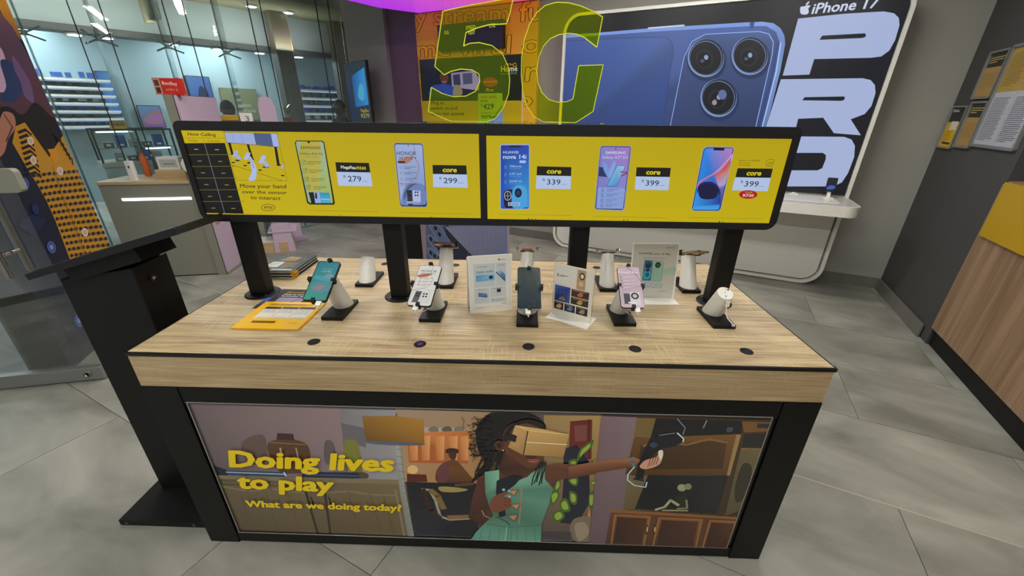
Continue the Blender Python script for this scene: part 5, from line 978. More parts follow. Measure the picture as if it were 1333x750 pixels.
A = Art(t, off=V((0, -.006, 0)))
ctr = A.zoom(0, 0, 1).m((8, 236)); link('lock_plate', prism(rr(ctr[0]-.09, ctr[1]-.055, ctr[0]+.055, ctr[1]+.06, .02, 4), .036), 'olive', t, mx=Matrix.Translation((0, .018, 0)) @ UP)

# ================================================================== PORTRAIT BOX behind the door
fB = V((-1.956, .262, 0)); fD = V((-2.745, 1.055, 0)); pang = math.atan2((fB-fD).y, (fB-fD).x); nD = V((-(fB-fD).y, (fB-fD).x, 0)).normalized(); Lp = (pix(138.5, 310, fB, nD)-fB).xy.length
t = thing('portrait_box', 'tall black advertising box with a giant portrait in a yellow checked shirt', 'poster', fB, pang+PI)
link('casing', B(0, .002, 0, Lp, .20, 2.75), 'blacks', t)
A = Art(t, off=V((0, .002, 0)), step=4e-5); A.clip = (0, 0, Lp, 2.75); A.gain = .8
A.rect(0, .0, Lp, 2.75, '#0d0f1e')
A.zoom(0, 0, 3.75)
A.poly([(-900, -200), (30, -200), (70, 40), (110, 200), (60, 160), (0, 50), (-900, 0)], ['#a86a14', '#c48420', '#b87a1c', '#7a4a14', '#8a5418', '#b07018', '#90580f'])
A.poly([(-900, 10), (0, 60), (60, 130), (110, 220), (170, 330), (230, 440), (280, 590), (262, 660), (255, 745), (150, 680), (70, 640), (-900, 560)], ['#5a3a34', '#6a4448', '#54384a', '#4a3040', '#4c3040', '#4a2c38', '#4a2a30', '#2a161a', '#140c10', '#160e14', '#241418', '#3a2420'])
A.blob([(-60, 220), (0, 230), (30, 300), (52, 380), (40, 440), (0, 450), (-60, 430)], '#a88898'); A.blob([(0, 300), (50, 300), (95, 360), (110, 440), (60, 500), (0, 480), (30, 420)], '#1c2c50'); A.blob([(60, 270), (105, 330), (150, 410), (165, 500), (120, 470), (100, 400), (70, 340)], '#5c4464')
A.blob([(110, 560), (170, 500), (240, 560), (275, 600), (255, 740), (150, 690), (60, 640), (0, 600), (-40, 540), (40, 520)], '#130c0e')
A.blob([(-80, 600), (-20, 640), (0, 580), (20, 545), (65, 560), (75, 620), (40, 680), (10, 760), (-80, 800)], '#96604c'); A.line([(20, 560), (60, 620), (30, 690)], .01, '#54302a')
A.zoom(0, 170, 3.75)
A.poly([(-100, 60), (0, 130), (30, 100), (60, 60), (100, 140), (180, 250), (240, 360), (290, 480), (350, 660), (600, 1300), (-100, 1300)], '#0e1224')
# checked shirt
A.poly([(75, -20), (120, -40), (240, 130), (262, 90), (330, -10), (352, 110), (400, 230), (460, 380), (500, 480), (560, 620), (560, 800), (400, 800), (345, 640), (300, 520), (270, 440), (225, 340), (180, 260), (135, 190), (60, 60)], '#a87418')
def row(y): # shirt sides at a crop height
    L_ = [(60, 60), (135, 190), (180, 260), (225, 340), (270, 440), (300, 520), (345, 640)]; R_ = [(345, 60), (352, 110), (400, 230), (460, 380), (500, 480), (545, 600), (590, 720)]
    def f(T):
        for a, b in zip(T, T[1:]):
            if a[1] <= y <= b[1]: return a[0]+(b[0]-a[0])*(y-a[1])/(b[1]-a[1])
        return T[0][0] if y < T[0][1] else T[-1][0]
    return f([(x, yy) for x, yy in L_]), f(R_)
for k in range(15):
    y = 215+k*30; xl, xr = row(y); c = xl+(xr-xl)*.42
    for a, b, s in ((xl, c, 0), (c, xr, -12)):
        n = max(2, int((b-a)/22)); A.poly([(a+3, y+s+2), (b, y+s-12), (b, y+s), (a+5, y+s+14)], '#6c4c1c')
        for j in range(n): u = a+(b-a)*(j+.15)/n; v = a+(b-a)*(j+.68)/n; yy = y+s+2-14*(j+.3)/n; A.poly([(u, yy-1), (v, yy-5), (v+4, yy+11), (u+4, yy+15)], '#14131c')
for k in range(9):
    a = (82+6*k, 10+26*k); A.line([a, (a[0]+35, a[1]-14), (a[0]+62, a[1]+10)], .016, '#15131a'); 
    if k < 5: b = (262+14*k, 20+24*k); A.line([b, (b[0]+26, b[1]+24), (b[0]+30, b[1]+50)], .014, '#15131a')
A.line([(250, 175), (300, 330), (350, 450), (410, 610)], .008, '#7a5212'); A.poly([(225, 92), (262, 88), (285, 140), (262, 160)], '#b87818')
for x, y in ((286, 198), (408, 497), (155, 145), (140, 50)): A.ell(x, y, 15, 21, '#c8b0a0', 14, -.3); A.ell(x, y, 10, 15, '#a8907c', 12, -.3)
for x, y in ((112, 260), (243, 570), (378, 930), (165, 385)):
    big = (x, y) != (165, 385); A.ell(x, y, 20 if big else 16, 30 if big else 26, '#46568c' if big else '#16244a', 16, -.3)
    if big: A.ell(x, y, 15, 23, '#26345c', 14, -.3); A.ell(x, y, 9, 14, '#6878a8', 10, -.3)
A.poly([(85, 470), (90, 440), (150, 415), (215, 430), (200, 470), (160, 520)], '#161c36'); A.line([(298, 664), (345, 655)], .008, '#3a447c')
A.zoom(); A.done('portrait_print', 'lit')

# ================================================================== ACCESSORY COUNTER + TALL FIN
c0 = V((-2.765, 1.672, 0)); ca = .62     # right front corner, turned in the room
t = thing('accessory_counter', 'olive grey shop counter with an LED strip and pale oak top at the back left', 'counter', c0, ca)
link('carcass', B(-.80, 0, .012, -.058, .46, .90), 'olive', t); link('recess', B(-.79, .008, 0, -.06, .45, .012), 'rubber', t)
link('counter_top', B(-.81, -.01, .90, -.06, .46, .925), 'oakr', t)
A = Art(t, off=V((0, 0, 0))); a = A.zoom(0, 0, 1).m((160, 261)); b = A.m((249, 257)); A.zoom()
link('led_strip', B(a[0], -.008, (a[1]+b[1])/2-.011, b[0], .0, (a[1]+b[1])/2+.011), 'led', t)
top = .925; q = A.zoom(0, 0, 1)
def onC(px, py, z=top): d = CF+CR*((px-666.5)/FPX)-CU*((py-375)/FPX); return CAM+d*((z-CAM.z)/d.z)
p = onC(176, 235); s = thing('bottle', 'short white rounded gadget box standing on the oak counter top', 'gadget', p, ca); link('body', prism(rr(-.03, -.022, .03, .022, .012, 4), .17), 'wmatt', s); A = Art(s, off=V((0, -.022, 0))); A.blob([(-.008, .12), (.0, .13), (.01, .125), (.002, .105)], '#26262a'); A.done('mark', 'print')
p = onC(194, 229); s = thing('bottle', 'slim orange bottle with a loop cap on the oak counter top', 'bottle', p, ca); link('body', lathe([(.027, 0), (.028, .01), (.028, .16), (.022, .18), (.018, .185)], 20), 'orangep', s, smooth=True); link('cap', lathe([(.02, .185), (.02, .20), (.014, .205)], 16), 'orangep', s); link('loop', tube([(-.014, 0, .20), (-.013, 0, .235), (0, 0, .25), (.013, 0, .235), (.014, 0, .20)], .004, 8), 'copper', s, smooth=True)
p = onC(206, 227); s = thing('bottle', 'thin dark bottle beside the orange one on the oak counter top', 'bottle', p, ca); link('body', lathe([(.014, 0), (.014, .12), (.009, .14), (.009, .17)], 16), 'grayp', s, smooth=True); link('cap', cyl((0, 0, .17), .011, .02, 14), 'alu', s)
p = onC(227, 233); s = thing('wood_riser', 'low oak riser block on the counter next to the tall fin', 'riser', p, ca); link('block', B(-.13, -.02, 0, .12, .14, .085), 'oakr', s)
p = p+V((0, 0, .085)); s = thing('router_box', 'white router carton lying on the oak riser', 'box', p, ca); link('carton', B(-.10, .0, 0, .08, .12, .11, bev=.003), 'wmatt', s); A = Art(s); A.rect(-.08, .02, .06, .09, '#b4b4ae'); A.line([(-.05, .05), (.04, .05)], .006, '#3c3c3c'); A.done('label_print', 'print')
# tall fin
t = thing('tall_fin_board', 'tall olive-edged board with lavender faces rising beside the counter', 'board', c0, ca)
A = Art(t); zt = A.zoom(0, 0, 1).m((214, 123)); A.zoom()
link('edge_panel', B(-.055, -.012, .0, .02, .60, zt[1]), 'olive', t); link('black_trim', B(.02, -.012, 0.0, .026, .60, zt[1]), 'rubber', t)
link('lavender_face', B(.026, -.01, .03, .040, .66, zt[1]-.004), 'lav', t); link('skirting', B(.02, -.008, 0, .045, .66, .03), 'olive', t)
A = Art(t, mx=Matrix.Translation((.040, 0, 0)) @ Matrix(((0,0,1,0),(1,0,0,0),(0,1,0,0),(0,0,0,1)))); A.poly([(.02, .5), (.10, .5), (.10, 1.2), (.02, 1.2)], '#a07c7c'); scribble(A, .36, .46, .52, .38, 3, .005, '#7c7080'); A.done('face_print', 'mprint')
link('round_disc', lathe([(.075, 0), (.075, .012), (.065, .02), (0, .02)], 28, mx=Matrix.Translation((.0, -.012, A.W.translation.z*0+1.06)) @ Matrix.Rotation(PI/2, 4, 'X')), 'white', t)
W = world(t)
s = thing('red_sign', 'red promotional sign box with white lettering on top of the tall fin', 'sign', W @ V((-.02, .01, zt[1])), ca)
link('sign_body', B(-.09, 0, 0, .12, .05, .125), 'red', s); A = Art(s); A.text('BestBuy', (-.02, .075), (.09, .070), (-.02, .1), '#e4c8bc', .02); A.text('order it', (-.005, .03), (.085, .03), (-.005, .05), '#d89a88', .01); A.rect(-.088, .004, -.035, .12, '#c89080'); A.rect(-.08, .01, -.045, .055, '#4a2c22'); A.rect(-.08, .065, -.045, .11, '#5a382a'); A.done('sign_print', 'print')
# low wooden plinth with lavender cardboard stand
t = thing('oak_floor_box', 'low oak floor box behind the tall fin', 'box', (-3.12, 2.22, 0), ca); link('box_body', B(-.1, 0, 0, .36, .26, .12), 'oakr', t); link('white_top', B(-.08, .02, .12, .30, .22, .135), 'wgloss', t)  # white lacquer slab on the oak box
t = thing('lavender_stand', 'small lavender cardboard stool of slotted panels standing on the floor', 'stand', (-2.93, 2.36, 0), .9)
link('side_board', prism([(0, 0), (.22, 0), (.19, .34), (.02, .34)], .012), 'lav', t, mx=Matrix.Translation((-.02, .0, 0)) @ UP); link('side_board', prism([(0, 0), (.20, 0), (.17, .34), (.02, .34)], .012), 'lavd', t, mx=Matrix.Translation((-.02, .26, 0)) @ UP)
link('cross_board', prism([(0, 0), (.26, 0), (.25, .30), (0, .32)], .012), 'lav', t, mx=Matrix.Rotation(PI/2, 4, 'Z') @ UP); link('seat_board', B(-.05, -.02, .235, .24, .30, .247), 'lav', t)

# ================================================================== LOW UNIT BEHIND THE TABLE: black cabinet + phone poster
pn = V((0, -1, 0)); YP = 2.62
a = pix(547, 295, (0, YP, 0), pn); b = pix(660, 297, (0, YP, 0), pn); x0, x1 = a.x, b.x
t = thing('phone_poster_box', 'waist-high box wrapped in a lavender blue poster of camera phones behind the table', 'poster', (x0, YP, 0))
w_ = x1-x0; link('box_body', B(0, .003, 0, w_, .045, 1.02), 'lavd', t)
A = Art(t, off=V((0, .003, 0))); A.clip = (0, 0, w_, 1.02); A.rect(0, 0, w_, 1.02, '#6a6e90'); A.zoom(490, 285, 7.405)
A.poly([(405, -200), (470, -200), (490, 560), (432, 560)], '#8a7a80'); A.poly([(470, -200), (1290, -200), (1262, 90), (1252, 560), (488, 560)], ['#585c88', '#6c7098', '#6e7296', '#60648a', '#4c5272'])
A.poly([(645, 70), (690, 60), (935, 365), (1130, 620), (700, 620), (700, 240)], '#1c2338'); A.poly([(655, 75), (1262, 60), (1255, 380), (930, 362)], ['#7c80a0', '#72769a', '#6a6e96', '#747898'])
for q in ([(505, 60), (600, 60), (720, 230), (640, 300)], [(490, 165), (520, 155), (700, 320), (640, 400), (500, 200)], [(492, 285), (530, 280), (700, 450), (600, 480), (500, 330)]): A.poly(q, '#54648c'); A.line(q, .004, '#8a9cc4', True)
for x, y in ((570, 90), (608, 150), (525, 195), (562, 240), (602, 282), (524, 328), (562, 358), (604, 385), (560, 30)): A.ell(x, y, 20, 30, '#5c6a8c', 14, -.4); A.ell(x, y, 15, 24, '#0d0f16', 14, -.4)
for k in range(7): A.line([(900+40*k, 100), (905+42*k, 230), (880+45*k, 350)], .003, '#666a8c'); 
A.line([(1060, 150), (1200, 110)], .003, '#7e82a2'); A.line([(1040, 240), (1220, 300)], .003, '#7e82a2')
A.zoom(); A.done('poster_print', 'gprint')
a = pix(499, 295, (0, YP, 0), pn); t = thing('black_cabinet', 'plain black waist-high cabinet left of the phone poster box', 'cabinet', (a.x, YP, 0)); wc = x0-a.x-.004
link('cabinet_body', B(0, .02, .03, wc, .32, .99), 'blacks', t); link('door', B(.004, .0, .04, wc-.004, .02, .985), 'black', t); link('plinth', B(.02, .04, 0, wc-.02, .30, .03), 'rubber', t)

# ================================================================== GLASS FRONT AND THE SHOP ACROSS
fo = V((-3.36, 4.25, 0)); fa = math.atan2(.965, .26)
F0 = Matrix.Translation(fo) @ Matrix.Rotation(fa, 4, 'Z')
FN = (F0.to_3x3() @ V((0, -1, 0)))
def fpx(px, py, v):                # photo pixel -> (x,z) on the plane v metres behind the glass
    P = F0.inverted() @ pix(px, py, F0 @ V((0, v, 0)), FN); return P.x, P.z
t = thing('shopfront', 'wall of tall glass panes with black joints and spider fittings at the left', 'window', fo, fa)
js = [fpx(p, 0, 0)[0] for p in (-60, 86, 127, 210, 236, 321, 337, 410, 426)]+[-.02]
for i, (a, b) in enumerate(zip(js, js[1:])): link('glass_pane', B(a+.004, -.006, .02, b-.004, .006, 3.5), 'fglass', t)
for a in js[1:-1]: link('joint_strip', B(a-.0045, -.007, .02, a+.0045, .007, 3.5), 'seam', t)
link('floor_channel', B(js[0], -.02, 0, -.02, .02, .02), 'alu', t)
for (px, py, tx) in ((31, 43, 12), (128, 51, 110), (217, 61, 203), (294, 69, 279)):
    x, z = fpx(px, py, .12); f = link('glass_fin', B(x-.006, .012, .02, x+.006, .20, 3.5), 'glass', t); link('fin_edge', B(x-.006, .20, .02, x+.006, .203, 3.5), 'gedge', f)
    bm = bmesh.new()
    for s1_, s2_ in ((1, 1), (1, -1), (-1, 1), (-1, -1)): tube([(x, .10, z), (x+.09*s1_, .03, z+.045*s2_), (x+.11*s1_, .008, z+.055*s2_)], .008, 8, bm)
    cyl((x, .08, z-.02), .02, .04, 14, bm=bm); sp = link('spider_fitting', bm, 'steel', t)
# structure beyond
zf0 = fpx(330, 64, 1.3)[1]; zf1 = fpx(330, 15, 1.3)[1]
m0 = struct('trim_1', B(-7.5, 1.3, zf0+.05, 1.6, 1.45, zf1, None), 'fascia', mx=F0)
struct('trim_2', B(-7.5, 1.24, zf0-.02, 1.6, 1.5, zf0+.05, None), 'grayp', mx=F0)
struct('ceiling_mall', B(-7.5, .25, zf1, 1.6, 1.45, zf1+.1), 'mceil', mx=F0)
struct('ceiling_shop_across', B(-7.5, 1.5, zf0+.55, 2.6, 4.6, zf0+.65), 'fascia', mx=F0)
struct('wall_shop_across', B(-7.5, 4.3, 0, 2.6, 4.4, zf0+.6), 'farwall', mx=F0)
# downlights
k = 0
WHERE = ['far left', 'left of the tall fin', 'above the red sign', 'above the yellow board', 'left of the brown column', 'right of the brown column']
for px, py in ((98, 49), (140, 55), (222, 50), (282, 56), (336, 61), (387, 66)):
    x, z = fpx(px, py, 1.37); z = zf0-.041; o = thing('downlight', 'round white downlight of the shop across, '+WHERE[k], 'downlight', F0 @ V((x, 1.37, z)), fa, 'downlights along the dark band'); k += 1
    link('trim_ring', lathe([(.075, 0), (.085, .0), (.085, .02), (.05, .02)], 18), 'white', o); link('lens', cyl((0, 0, -.004), .06, .012, 18), 'dl', o)
for j, (px, py) in enumerate(((234, 5), (329, 17), (377, 24))):
    x, z = fpx(px, py, .9); z = zf1-.021; o = thing('downlight', 'round white ceiling downlight near the picture top, '+['leftmost', 'middle', 'rightmost'][j]+' of the upper three', 'downlight', F0 @ V((x, .9, z)), fa, 'downlights in the mall ceiling')
    link('trim_ring', lathe([(.065, 0), (.072, .0), (.072, .02), (.05, .02)], 18), 'white', o); link('lens', cyl((0, 0, -.004), .05, .012, 18), 'dl', o)
# brown stone columns
for a, b, lab in (((350, 15), (371, 15), 'brown polished stone column behind the glass at picture centre left'), ((432, 26), (447, 26), 'brown polished stone column beside the grey wall edge')):
    x0_, _z = fpx(*a, 1.0); x1_, _z = fpx(*b, 1.0)
    o = thing('stone_column', lab, 'column', F0 @ V((x0_, 1.0, 0)), fa); link('shaft', B(0, 0, 0, x1_-x0_, .2, 3.6, bev=.01), 'stone', o); link('brass_edge', B(x1_-x0_, -.004, 0, x1_-x0_+.012, .02, 3.6), 'gold', o)
# wall shelves with lit boards
def shelves(label, quad_l, quad_r, ys, n, grp):
    xl = fpx(quad_l, 135, 4.2)[0]; xr = fpx(quad_r, 135, 4.2)[0]; z1 = fpx((quad_l+quad_r)/2, ys[0], 4.2)[1]; z0 = fpx((quad_l+quad_r)/2, ys[1], 4.2)[1]
    o = thing('wall_shelving', label, 'shelves', F0 @ V((xl, 4.28, z0)), fa); w = xr-xl
    link('back_board', B(0, -.03, -.05, w, 0, z1-z0+.1), 'farwall', o)
    for k in range(n):
        z = (z1-z0)*k/(n-1); s = link('shelf_board', B(0, -.28, z, w, -.03, z+.03), 'white', o); link('light_strip', B(.02, -.285, z-.02, w-.02, -.26, z+.0), 'glow', s)
        random.seed(k+n)
        bm = bmesh.new(); x = .05
        while x < w-.2:
            q = random.uniform(.05, .14); B(x, -.22, z+.052, x+q, -.10, z+.052+random.uniform(.05, .11), bm); x += q+random.uniform(.01, .12)
        so_ = link('stacked_stock', bm, random.choice(['grayp', 'alu', 'cloth2']), o); so_['kind'] = 'stuff'
    return o
shelves('long white lit shelves of stock across the mall at the far left', 56, 152, (106, 166), 7, None)
shelves('white lit shelves of stock across the mall beside the person in profile', 388, 452, (120, 158), 5, None)
def fbox(name, label, cat, px0, py0, px1, py1, v, th, m, floor=False):
    x0_, z1_ = fpx(px0, py0, v); x1_, z0_ = fpx(px1, py1, v); 
    if floor: z0_ = 0
    o = thing(name, label, cat, F0 @ V((x0_, v, z0_)), fa); o['w'] = x1_-x0_; o['h'] = z1_-z0_; link('body', B(0, 0, 0, x1_-x0_, th, z1_-z0_), m, o); return o, x1_-x0_, z1_-z0_
o, w, h = fbox('blue_reflection_board', 'blue glowing board imitating a glass reflection across the mall behind the left shelves', 'poster', 122, 92, 162, 150, 4.22, .06, 'blacks'); o.location.z = max(o.location.z, 0)  # both blue boards stand in for blue reflections in the glass
A = Art(o); A.poly([(.01, .01), (w-.01, .01), (w-.01, h-.01), (.01, h-.01)], ['#3c78b8', '#2c5cb0', '#5c90c8', '#3a6cb8']); A.done('reflection_glow', 'screen')
o, w, h = fbox('blue_reflection_board', 'blue glowing board imitating a glass reflection above the two dark-haired heads', 'poster', 240, 98, 283, 142, 4.22, .06, 'blacks')
A = Art(o); A.poly([(.01, .01), (w-.01, .01), (w-.01, h-.01), (.01, h-.01)], ['#2c5cc0', '#1c3c90', '#4c7cc8', '#5c88c8']); A.blob([(w*.3, h*.2), (w*.5, h*.7), (w*.8, h*.5), (w*.6, h*.15)], '#16285c'); A.done('reflection_glow', 'screen')
o, w, h = fbox('olive_sign_board', 'olive board with pale lettering across the mall above the yellow ledge', 'sign', 285, 114, 342, 156, 4.22, .06, 'stone')
A = Art(o); A.rrect(0, 0, w, h, .12, '#6c7052'); A.text('Precision', (w*.35, h*.42), (w*.75, h*.42), (w*.35, h*.55), '#a9ac94', .01); A.text('Authorized Service', (w*.2, h*.25), (w*.85, h*.25), (w*.2, h*.36), '#a9ac94', .01); A.text('Silicone', (w*.35, h*.1), (w*.65, h*.1), (w*.35, h*.2), '#a9ac94', .01); A.done('board_print', 'print')
o, w, h = fbox('landscape_screen', 'wide screen showing a violet and brown landscape across the mall', 'screen', 177, 137, 217, 166, 4.22, .05, 'blacks')
A = Art(o); A.poly([(.01, .01), (w-.01, .01), (w-.01, h-.01), (.01, h-.01)], ['#6c4a7c', '#7c4a9c', '#5c7ca8', '#5a84a8']); A.blob([(w*.1, h*.3), (w*.4, h*.62), (w*.9, h*.8), (w*.95, h*.3), (w*.5, h*.15)], '#8c6c74'); A.line([(w*.3, h*.35), (w*.9, h*.5)], .04, '#a84cc4'); A.done('screen', 'screen')
# glass showcase
xa, z1_ = fpx(117, 171, .9); xb, z0_ = fpx(236, 212, .9); zt_ = 1.42
o = thing('glass_showcase', 'black-framed glass showcase of small stock behind the glass front', 'showcase', F0 @ V((xa, .9, 0)), fa); w = xb-xa; zb_ = z0_; 
link('plinth_box', B(0, 0, 0, w, .45, zb_), 'fascia', o); link('base_ledge', B(-.01, -.02, zb_, w+.01, .47, zb_+.05), 'greige', o)
for x in (0, w*.52, w-.02):
    for y in (0, .43): link('frame_post', B(x, y, zb_+.05, x+.02, y+.02, z1_), 'blacks', o)
for y in (0, .43): link('frame_rail', B(0, y, z1_, w, y+.02, z1_+.02), 'blacks', o)
link('glass_side', B(.02, .005, zb_+.05, w-.02, .010, z1_), 'glass', o); link('glass_shelf', B(.02, .03, (zb_+z1_)/2, w-.02, .42, (zb_+z1_)/2+.008), 'glass', o)
link('light_strip', B(.05, .06, z1_-.02, w*.45, .09, z1_-.005), 'led', o); link('light_strip', B(w*.6, .06, (zb_+z1_)/2-.02, w-.05, .09, (zb_+z1_)/2-.005), 'led', o)
random.seed(11); So = world(o)
for k in range(9):
    x = .08+(w-.2)*k/9; z = zb_+.05 if k % 2 else (zb_+z1_)/2+.008; q = thing('stock_item', ['flat', 'medium-height', 'tall'][k % 3]+' boxed item on the '+['upper shelf', 'lower floor'][k % 2]+' of the glass showcase, '+['at its left end', 'left part', 'in its middle', 'right part', 'at its right end'][k//2], 'box', So @ V((x, .12, z)), fa, 'boxed items in the glass showcase')
    link('carton', B(0, 0, 0, .09, .12, .06+.04*(k % 3)), ['grayp', 'alu', 'cloth2'][k % 3], q); link('sticker', B(.02, -.002, .02, .06, 0, .04), 'wmatt', q)
x, z = fpx(157, 170, 1.0); q = thing('yellow_tag', 'small bright yellow tent label on top of the glass showcase', 'label', So @ V((x-xa, .1, z1_+.02)), fa); link('card', prism([(-.09, 0), (.09, 0), (.06, .09), (-.07, .09)], .006), 'yellow', q, mx=UP); A = Art(q, off=V((0, -.006, 0))); A.text('NEW', (-.04, .03), (.05, .03), (-.04, .06), '#3c3c10', .02); A.done('tag_print', 'print')
# lavender headstone-shaped board, yellow ledge, white card, plant
x0_, z_ = fpx(330, 156, .0)
v = -.5; xa, zt = fpx(331, 124, v); xb, _q = fpx(357, 140, v); o = thing('arched_board', 'lavender arched-top board standing behind the screens', 'board', F0 @ V((xa, v, 0)), fa)
w = xb-xa; link('board', prism([(0, 0), (w, 0), (w, zt-.12), (w*.86, zt-.03), (w*.5, zt), (w*.14, zt-.03), (0, zt-.12)], .03), 'lav', o, mx=UP); link('foot', B(-.03, -.12, 0, w+.03, .12, .03), 'lavd', o)
xa, zt = fpx(264, 150, v); xb, _q = fpx(309, 151, v); o = thing('yellow_ledge', 'yellow topped ledge unit behind the left end of the screens', 'counter', F0 @ V((xa, v, 0)), fa); link('top', B(0, -.02, zt-.05, xb-xa, .35, zt), 'yellow', o); link('body', B(.01, 0, 0, xb-xa-.01, .33, zt-.05), 'olive', o)
xa, zt = fpx(311, 147, v); xb, zb = fpx(330, 158, v); o = thing('white_counter_card', 'tilted white printed card between the yellow ledge and the arched board', 'card', F0 @ V((xa, v, 0)), fa); link('card', B(0, 0, zb-.05, xb-xa, .01, zt), 'wmatt', o); link('post', B((xb-xa)*.4, .012, 0, (xb-xa)*.6, .03, zb), 'alu', o); A = Art(o); A.text('3', ((xb-xa)*.4, zb), ((xb-xa)*.7, zb), ((xb-xa)*.4, zt-.03), '#6c7488', .02); A.done('card_print', 'print')
xa, zt = fpx(372, 139, .8); xb, zb = fpx(372, 156, .8); o = thing('potted_plant', 'small cream-tipped plant in a red pot behind the screens', 'plant', F0 @ V((xa, .8, 0)), fa)
link('pedestal', B(-.12, -.12, 0, .12, .12, zb-.05), 'fascia', o); link('pot', lathe([(.045, zb-.05), (.06, zb+.03), (.055, zb+.03)], 16), 'terra', o, smooth=True); link('stem', tube([(0, 0, zb), (.02, 0, zb+.06), (0, 0, zt)], .008, 6), 'leaf', o)
for k in range(6): a = k*1.05; link('leaf', prism([(0, -.012), (.05, -.02), (.09, 0), (.05, .02), (0, .012)], .003), 'leaf' if k % 2 else 'gold', o, mx=Matrix.Translation((0, 0, zt-.02-.015*k)) @ Matrix.Rotation(a, 4, 'Z') @ Matrix.Rotation(-.7, 4, 'Y'))

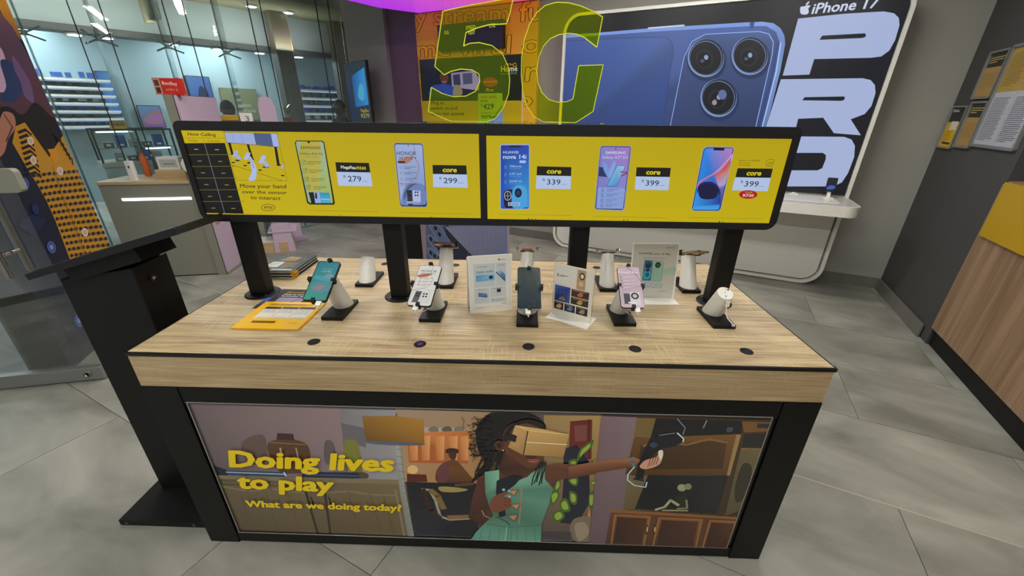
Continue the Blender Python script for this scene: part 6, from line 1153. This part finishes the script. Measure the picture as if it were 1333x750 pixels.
# ------------------------------------------------------------------ people across the mall
def person(label, loc, rz, cloth='cloth', h=1.72):
    o = thing('person', label, 'person', loc, rz); k = h/1.72
    J = dict(pel=(0, 0, .95), ab=(0, .005, 1.10), ch=(0, .01, 1.30), nb=(0, .0, 1.44), nt=(0, -.01, 1.50), hd=(0, -.02, 1.60), ht=(0, -.01, 1.66))
    E_ = [('pel', 'ab'), ('ab', 'ch'), ('ch', 'nb'), ('nb', 'nt'), ('nt', 'hd'), ('hd', 'ht')]; Rd = dict(pel=.135, ab=.125, ch=.14, nb=.07, nt=.052, hd=.082, ht=.07)
    for s, n in ((-1, 'l'), (1, 'r')):
        J.update({n+'sh': (s*.17, .01, 1.38), n+'el': (s*.22, .02, 1.10), n+'wr': (s*.20, -.10, .90), n+'hn': (s*.195, -.125, .85), n+'hp': (s*.09, 0, .90), n+'kn': (s*.10, -.02, .50), n+'an': (s*.10, .02, .09), n+'ft': (s*.105, -.12, .04)})
        Rd.update({n+'sh': .062, n+'el': .045, n+'wr': .028, n+'hn': .032, n+'hp': .09, n+'kn': .06, n+'an': .04, n+'ft': .038})
        E_ += [('ch', n+'sh'), (n+'sh', n+'el'), (n+'el', n+'wr'), (n+'wr', n+'hn'), ('pel', n+'hp'), (n+'hp', n+'kn'), (n+'kn', n+'an'), (n+'an', n+'ft')]
        for f in range(5):
            fx = -.022+.011*f if f < 4 else -s*.0; L_ = (.05, .058, .055, .045)[f] if f < 4 else 0
            if f < 4: a, b, c = (s*.195+fx, -.14, .835), (s*.195+fx, -.155, .835-L_*.5), (s*.195+fx, -.15, .835-L_)
            else: a, b, c = (s*.172, -.135, .86), (s*.155, -.15, .84), (s*.15, -.155, .82)
            J.update({n+f'a{f}': a, n+f'b{f}': b, n+f'c{f}': c}); Rd.update({n+f'a{f}': .009, n+f'b{f}': .008, n+f'c{f}': .007}); E_ += [(n+'hn', n+f'a{f}'), (n+f'a{f}', n+f'b{f}'), (n+f'b{f}', n+f'c{f}')]
    ks = list(J); me = bpy.data.meshes.new('body'); me.from_pydata([V(J[q])*k for q in ks], [(ks.index(a), ks.index(b)) for a, b in E_], []); 
    b = bpy.data.objects.new('body', me); COL.objects.link(b); b.parent = o; me.materials.append(M['skin'])
    md = b.modifiers.new('skin', 'SKIN'); md.use_smooth_shade = True
    for i, q in enumerate(ks): me.skin_vertices[0].data[i].radius = (Rd[q]*k,)*2
    me.skin_vertices[0].data[0].use_root = True
    b.modifiers.new('sub', 'SUBSURF').levels = 1; b.modifiers['sub'].render_levels = 1
    # clothes: a shell over torso, arms and legs
    tb = lathe([(.12, .80), (.165, .88), (.16, 1.0), (.15, 1.12), (.175, 1.28), (.165, 1.38), (.09, 1.46), (.06, 1.475)], 20); tb.transform(Matrix.Diagonal((1.15*k, .85*k, k, 1))); link('shirt', tb, cloth, o, smooth=True)
    for s in (-1, 1):
        link('sleeve', tube([V((s*.15, .01, 1.40))*k, V((s*.19, .015, 1.32))*k, V((s*.218, .02, 1.14))*k], [.07, .068, .058], 12), cloth, o, smooth=True)
        link('trouser_leg', tube([V((s*.085, 0, .92))*k, V((s*.10, -.015, .52))*k, V((s*.10, .015, .12))*k], [.11, .078, .06], 12), 'cloth', o, smooth=True)
        link('shoe', B(s*.105*k-.045, -.17*k, 0, s*.105*k+.045, .09*k, .08, bev=.015), 'rubber', o)
    hm = Matrix.Translation(V((0, -.012, 1.615))*k)
    hb = bmesh.new(); bmesh.ops.create_uvsphere(hb, u_segments=16, v_segments=12, radius=1); hb.transform(hm @ Matrix.Diagonal((.078, .096, .115, 1))); link('face', hb, 'skin', o, smooth=True)
    hr = bmesh.new(); bmesh.ops.create_uvsphere(hr, u_segments=16, v_segments=10, radius=1); bmesh.ops.delete(hr, geom=[q for q in hr.verts if q.co.z < -.15 or (q.co.y < -.45 and q.co.z < .45)], context='VERTS'); hr.transform(hm @ Matrix.Translation((0, .010, .012)) @ Matrix.Diagonal((.088, .104, .118, 1))); link('hair', hr, 'hair', o, smooth=True)
    f = hm; link('nose', prism([(-.012, 0), (.012, 0), (.004, .045), (-.004, .045)], .022), 'skin', o, mx=f @ Matrix.Translation((0, -.088, -.025)) @ UP)
    for s in (-1, 1):
        e = bmesh.new(); bmesh.ops.create_uvsphere(e, u_segments=8, v_segments=6, radius=.010); e.transform(f @ Matrix.Translation((s*.032, -.085, .015))); link('eye', e, 'white', o)
        e = bmesh.new(); bmesh.ops.create_uvsphere(e, u_segments=8, v_segments=6, radius=1); e.transform(f @ Matrix.Translation((s*.08, .005, 0)) @ Matrix.Diagonal((.010, .020, .032, 1))); link('ear', e, 'skin', o)
    link('mouth', prism([(-.024, 0), (.024, 0), (.014, -.010), (-.014, -.010)], .006), 'terra', o, mx=f @ Matrix.Translation((0, -.082, -.048)) @ UP)
def stand_person(px, py, v, label, rz, cloth, zt=None):
    x, z = fpx(px, py, v); person(label, F0 @ V((x, v, 0)), fa+rz, cloth, max(1.45, min(1.85, z)))
stand_person(441, 132, .75, 'person in profile with cropped dark hair and dark top near the grey wall', -1.35, 'cloth')
stand_person(267, 136, .35, 'person in a blue top, left of the pair behind the yellow ledge', 2.6, 'cloth2')
stand_person(294, 133, .95, 'person with curly black hair, right of the pair behind the yellow ledge', 2.9, 'cloth')
# hanging shop sign box at the top left
xa, zt = fpx(190, -10, .6); xb, zb = fpx(211, 24, .6); o = thing('hanging_sign_box', 'olive sign box hanging behind the glass at the picture top', 'sign', F0 @ V((xa, .6, zb)), fa); link('box_body', B(0, 0, 0, xb-xa, .5, .45), 'mceil', o); link('hanger', B((xb-xa)/2-.01, .24, .45, (xb-xa)/2+.01, .26, .9), 'alu', o)
xa, zt = fpx(190, 0, .6); A = Art(o, off=V((0, 0, 0))); A.ell(.05, .22, .035, .07, '#b8bcb8', 16); A.done('round_mark', 'print')
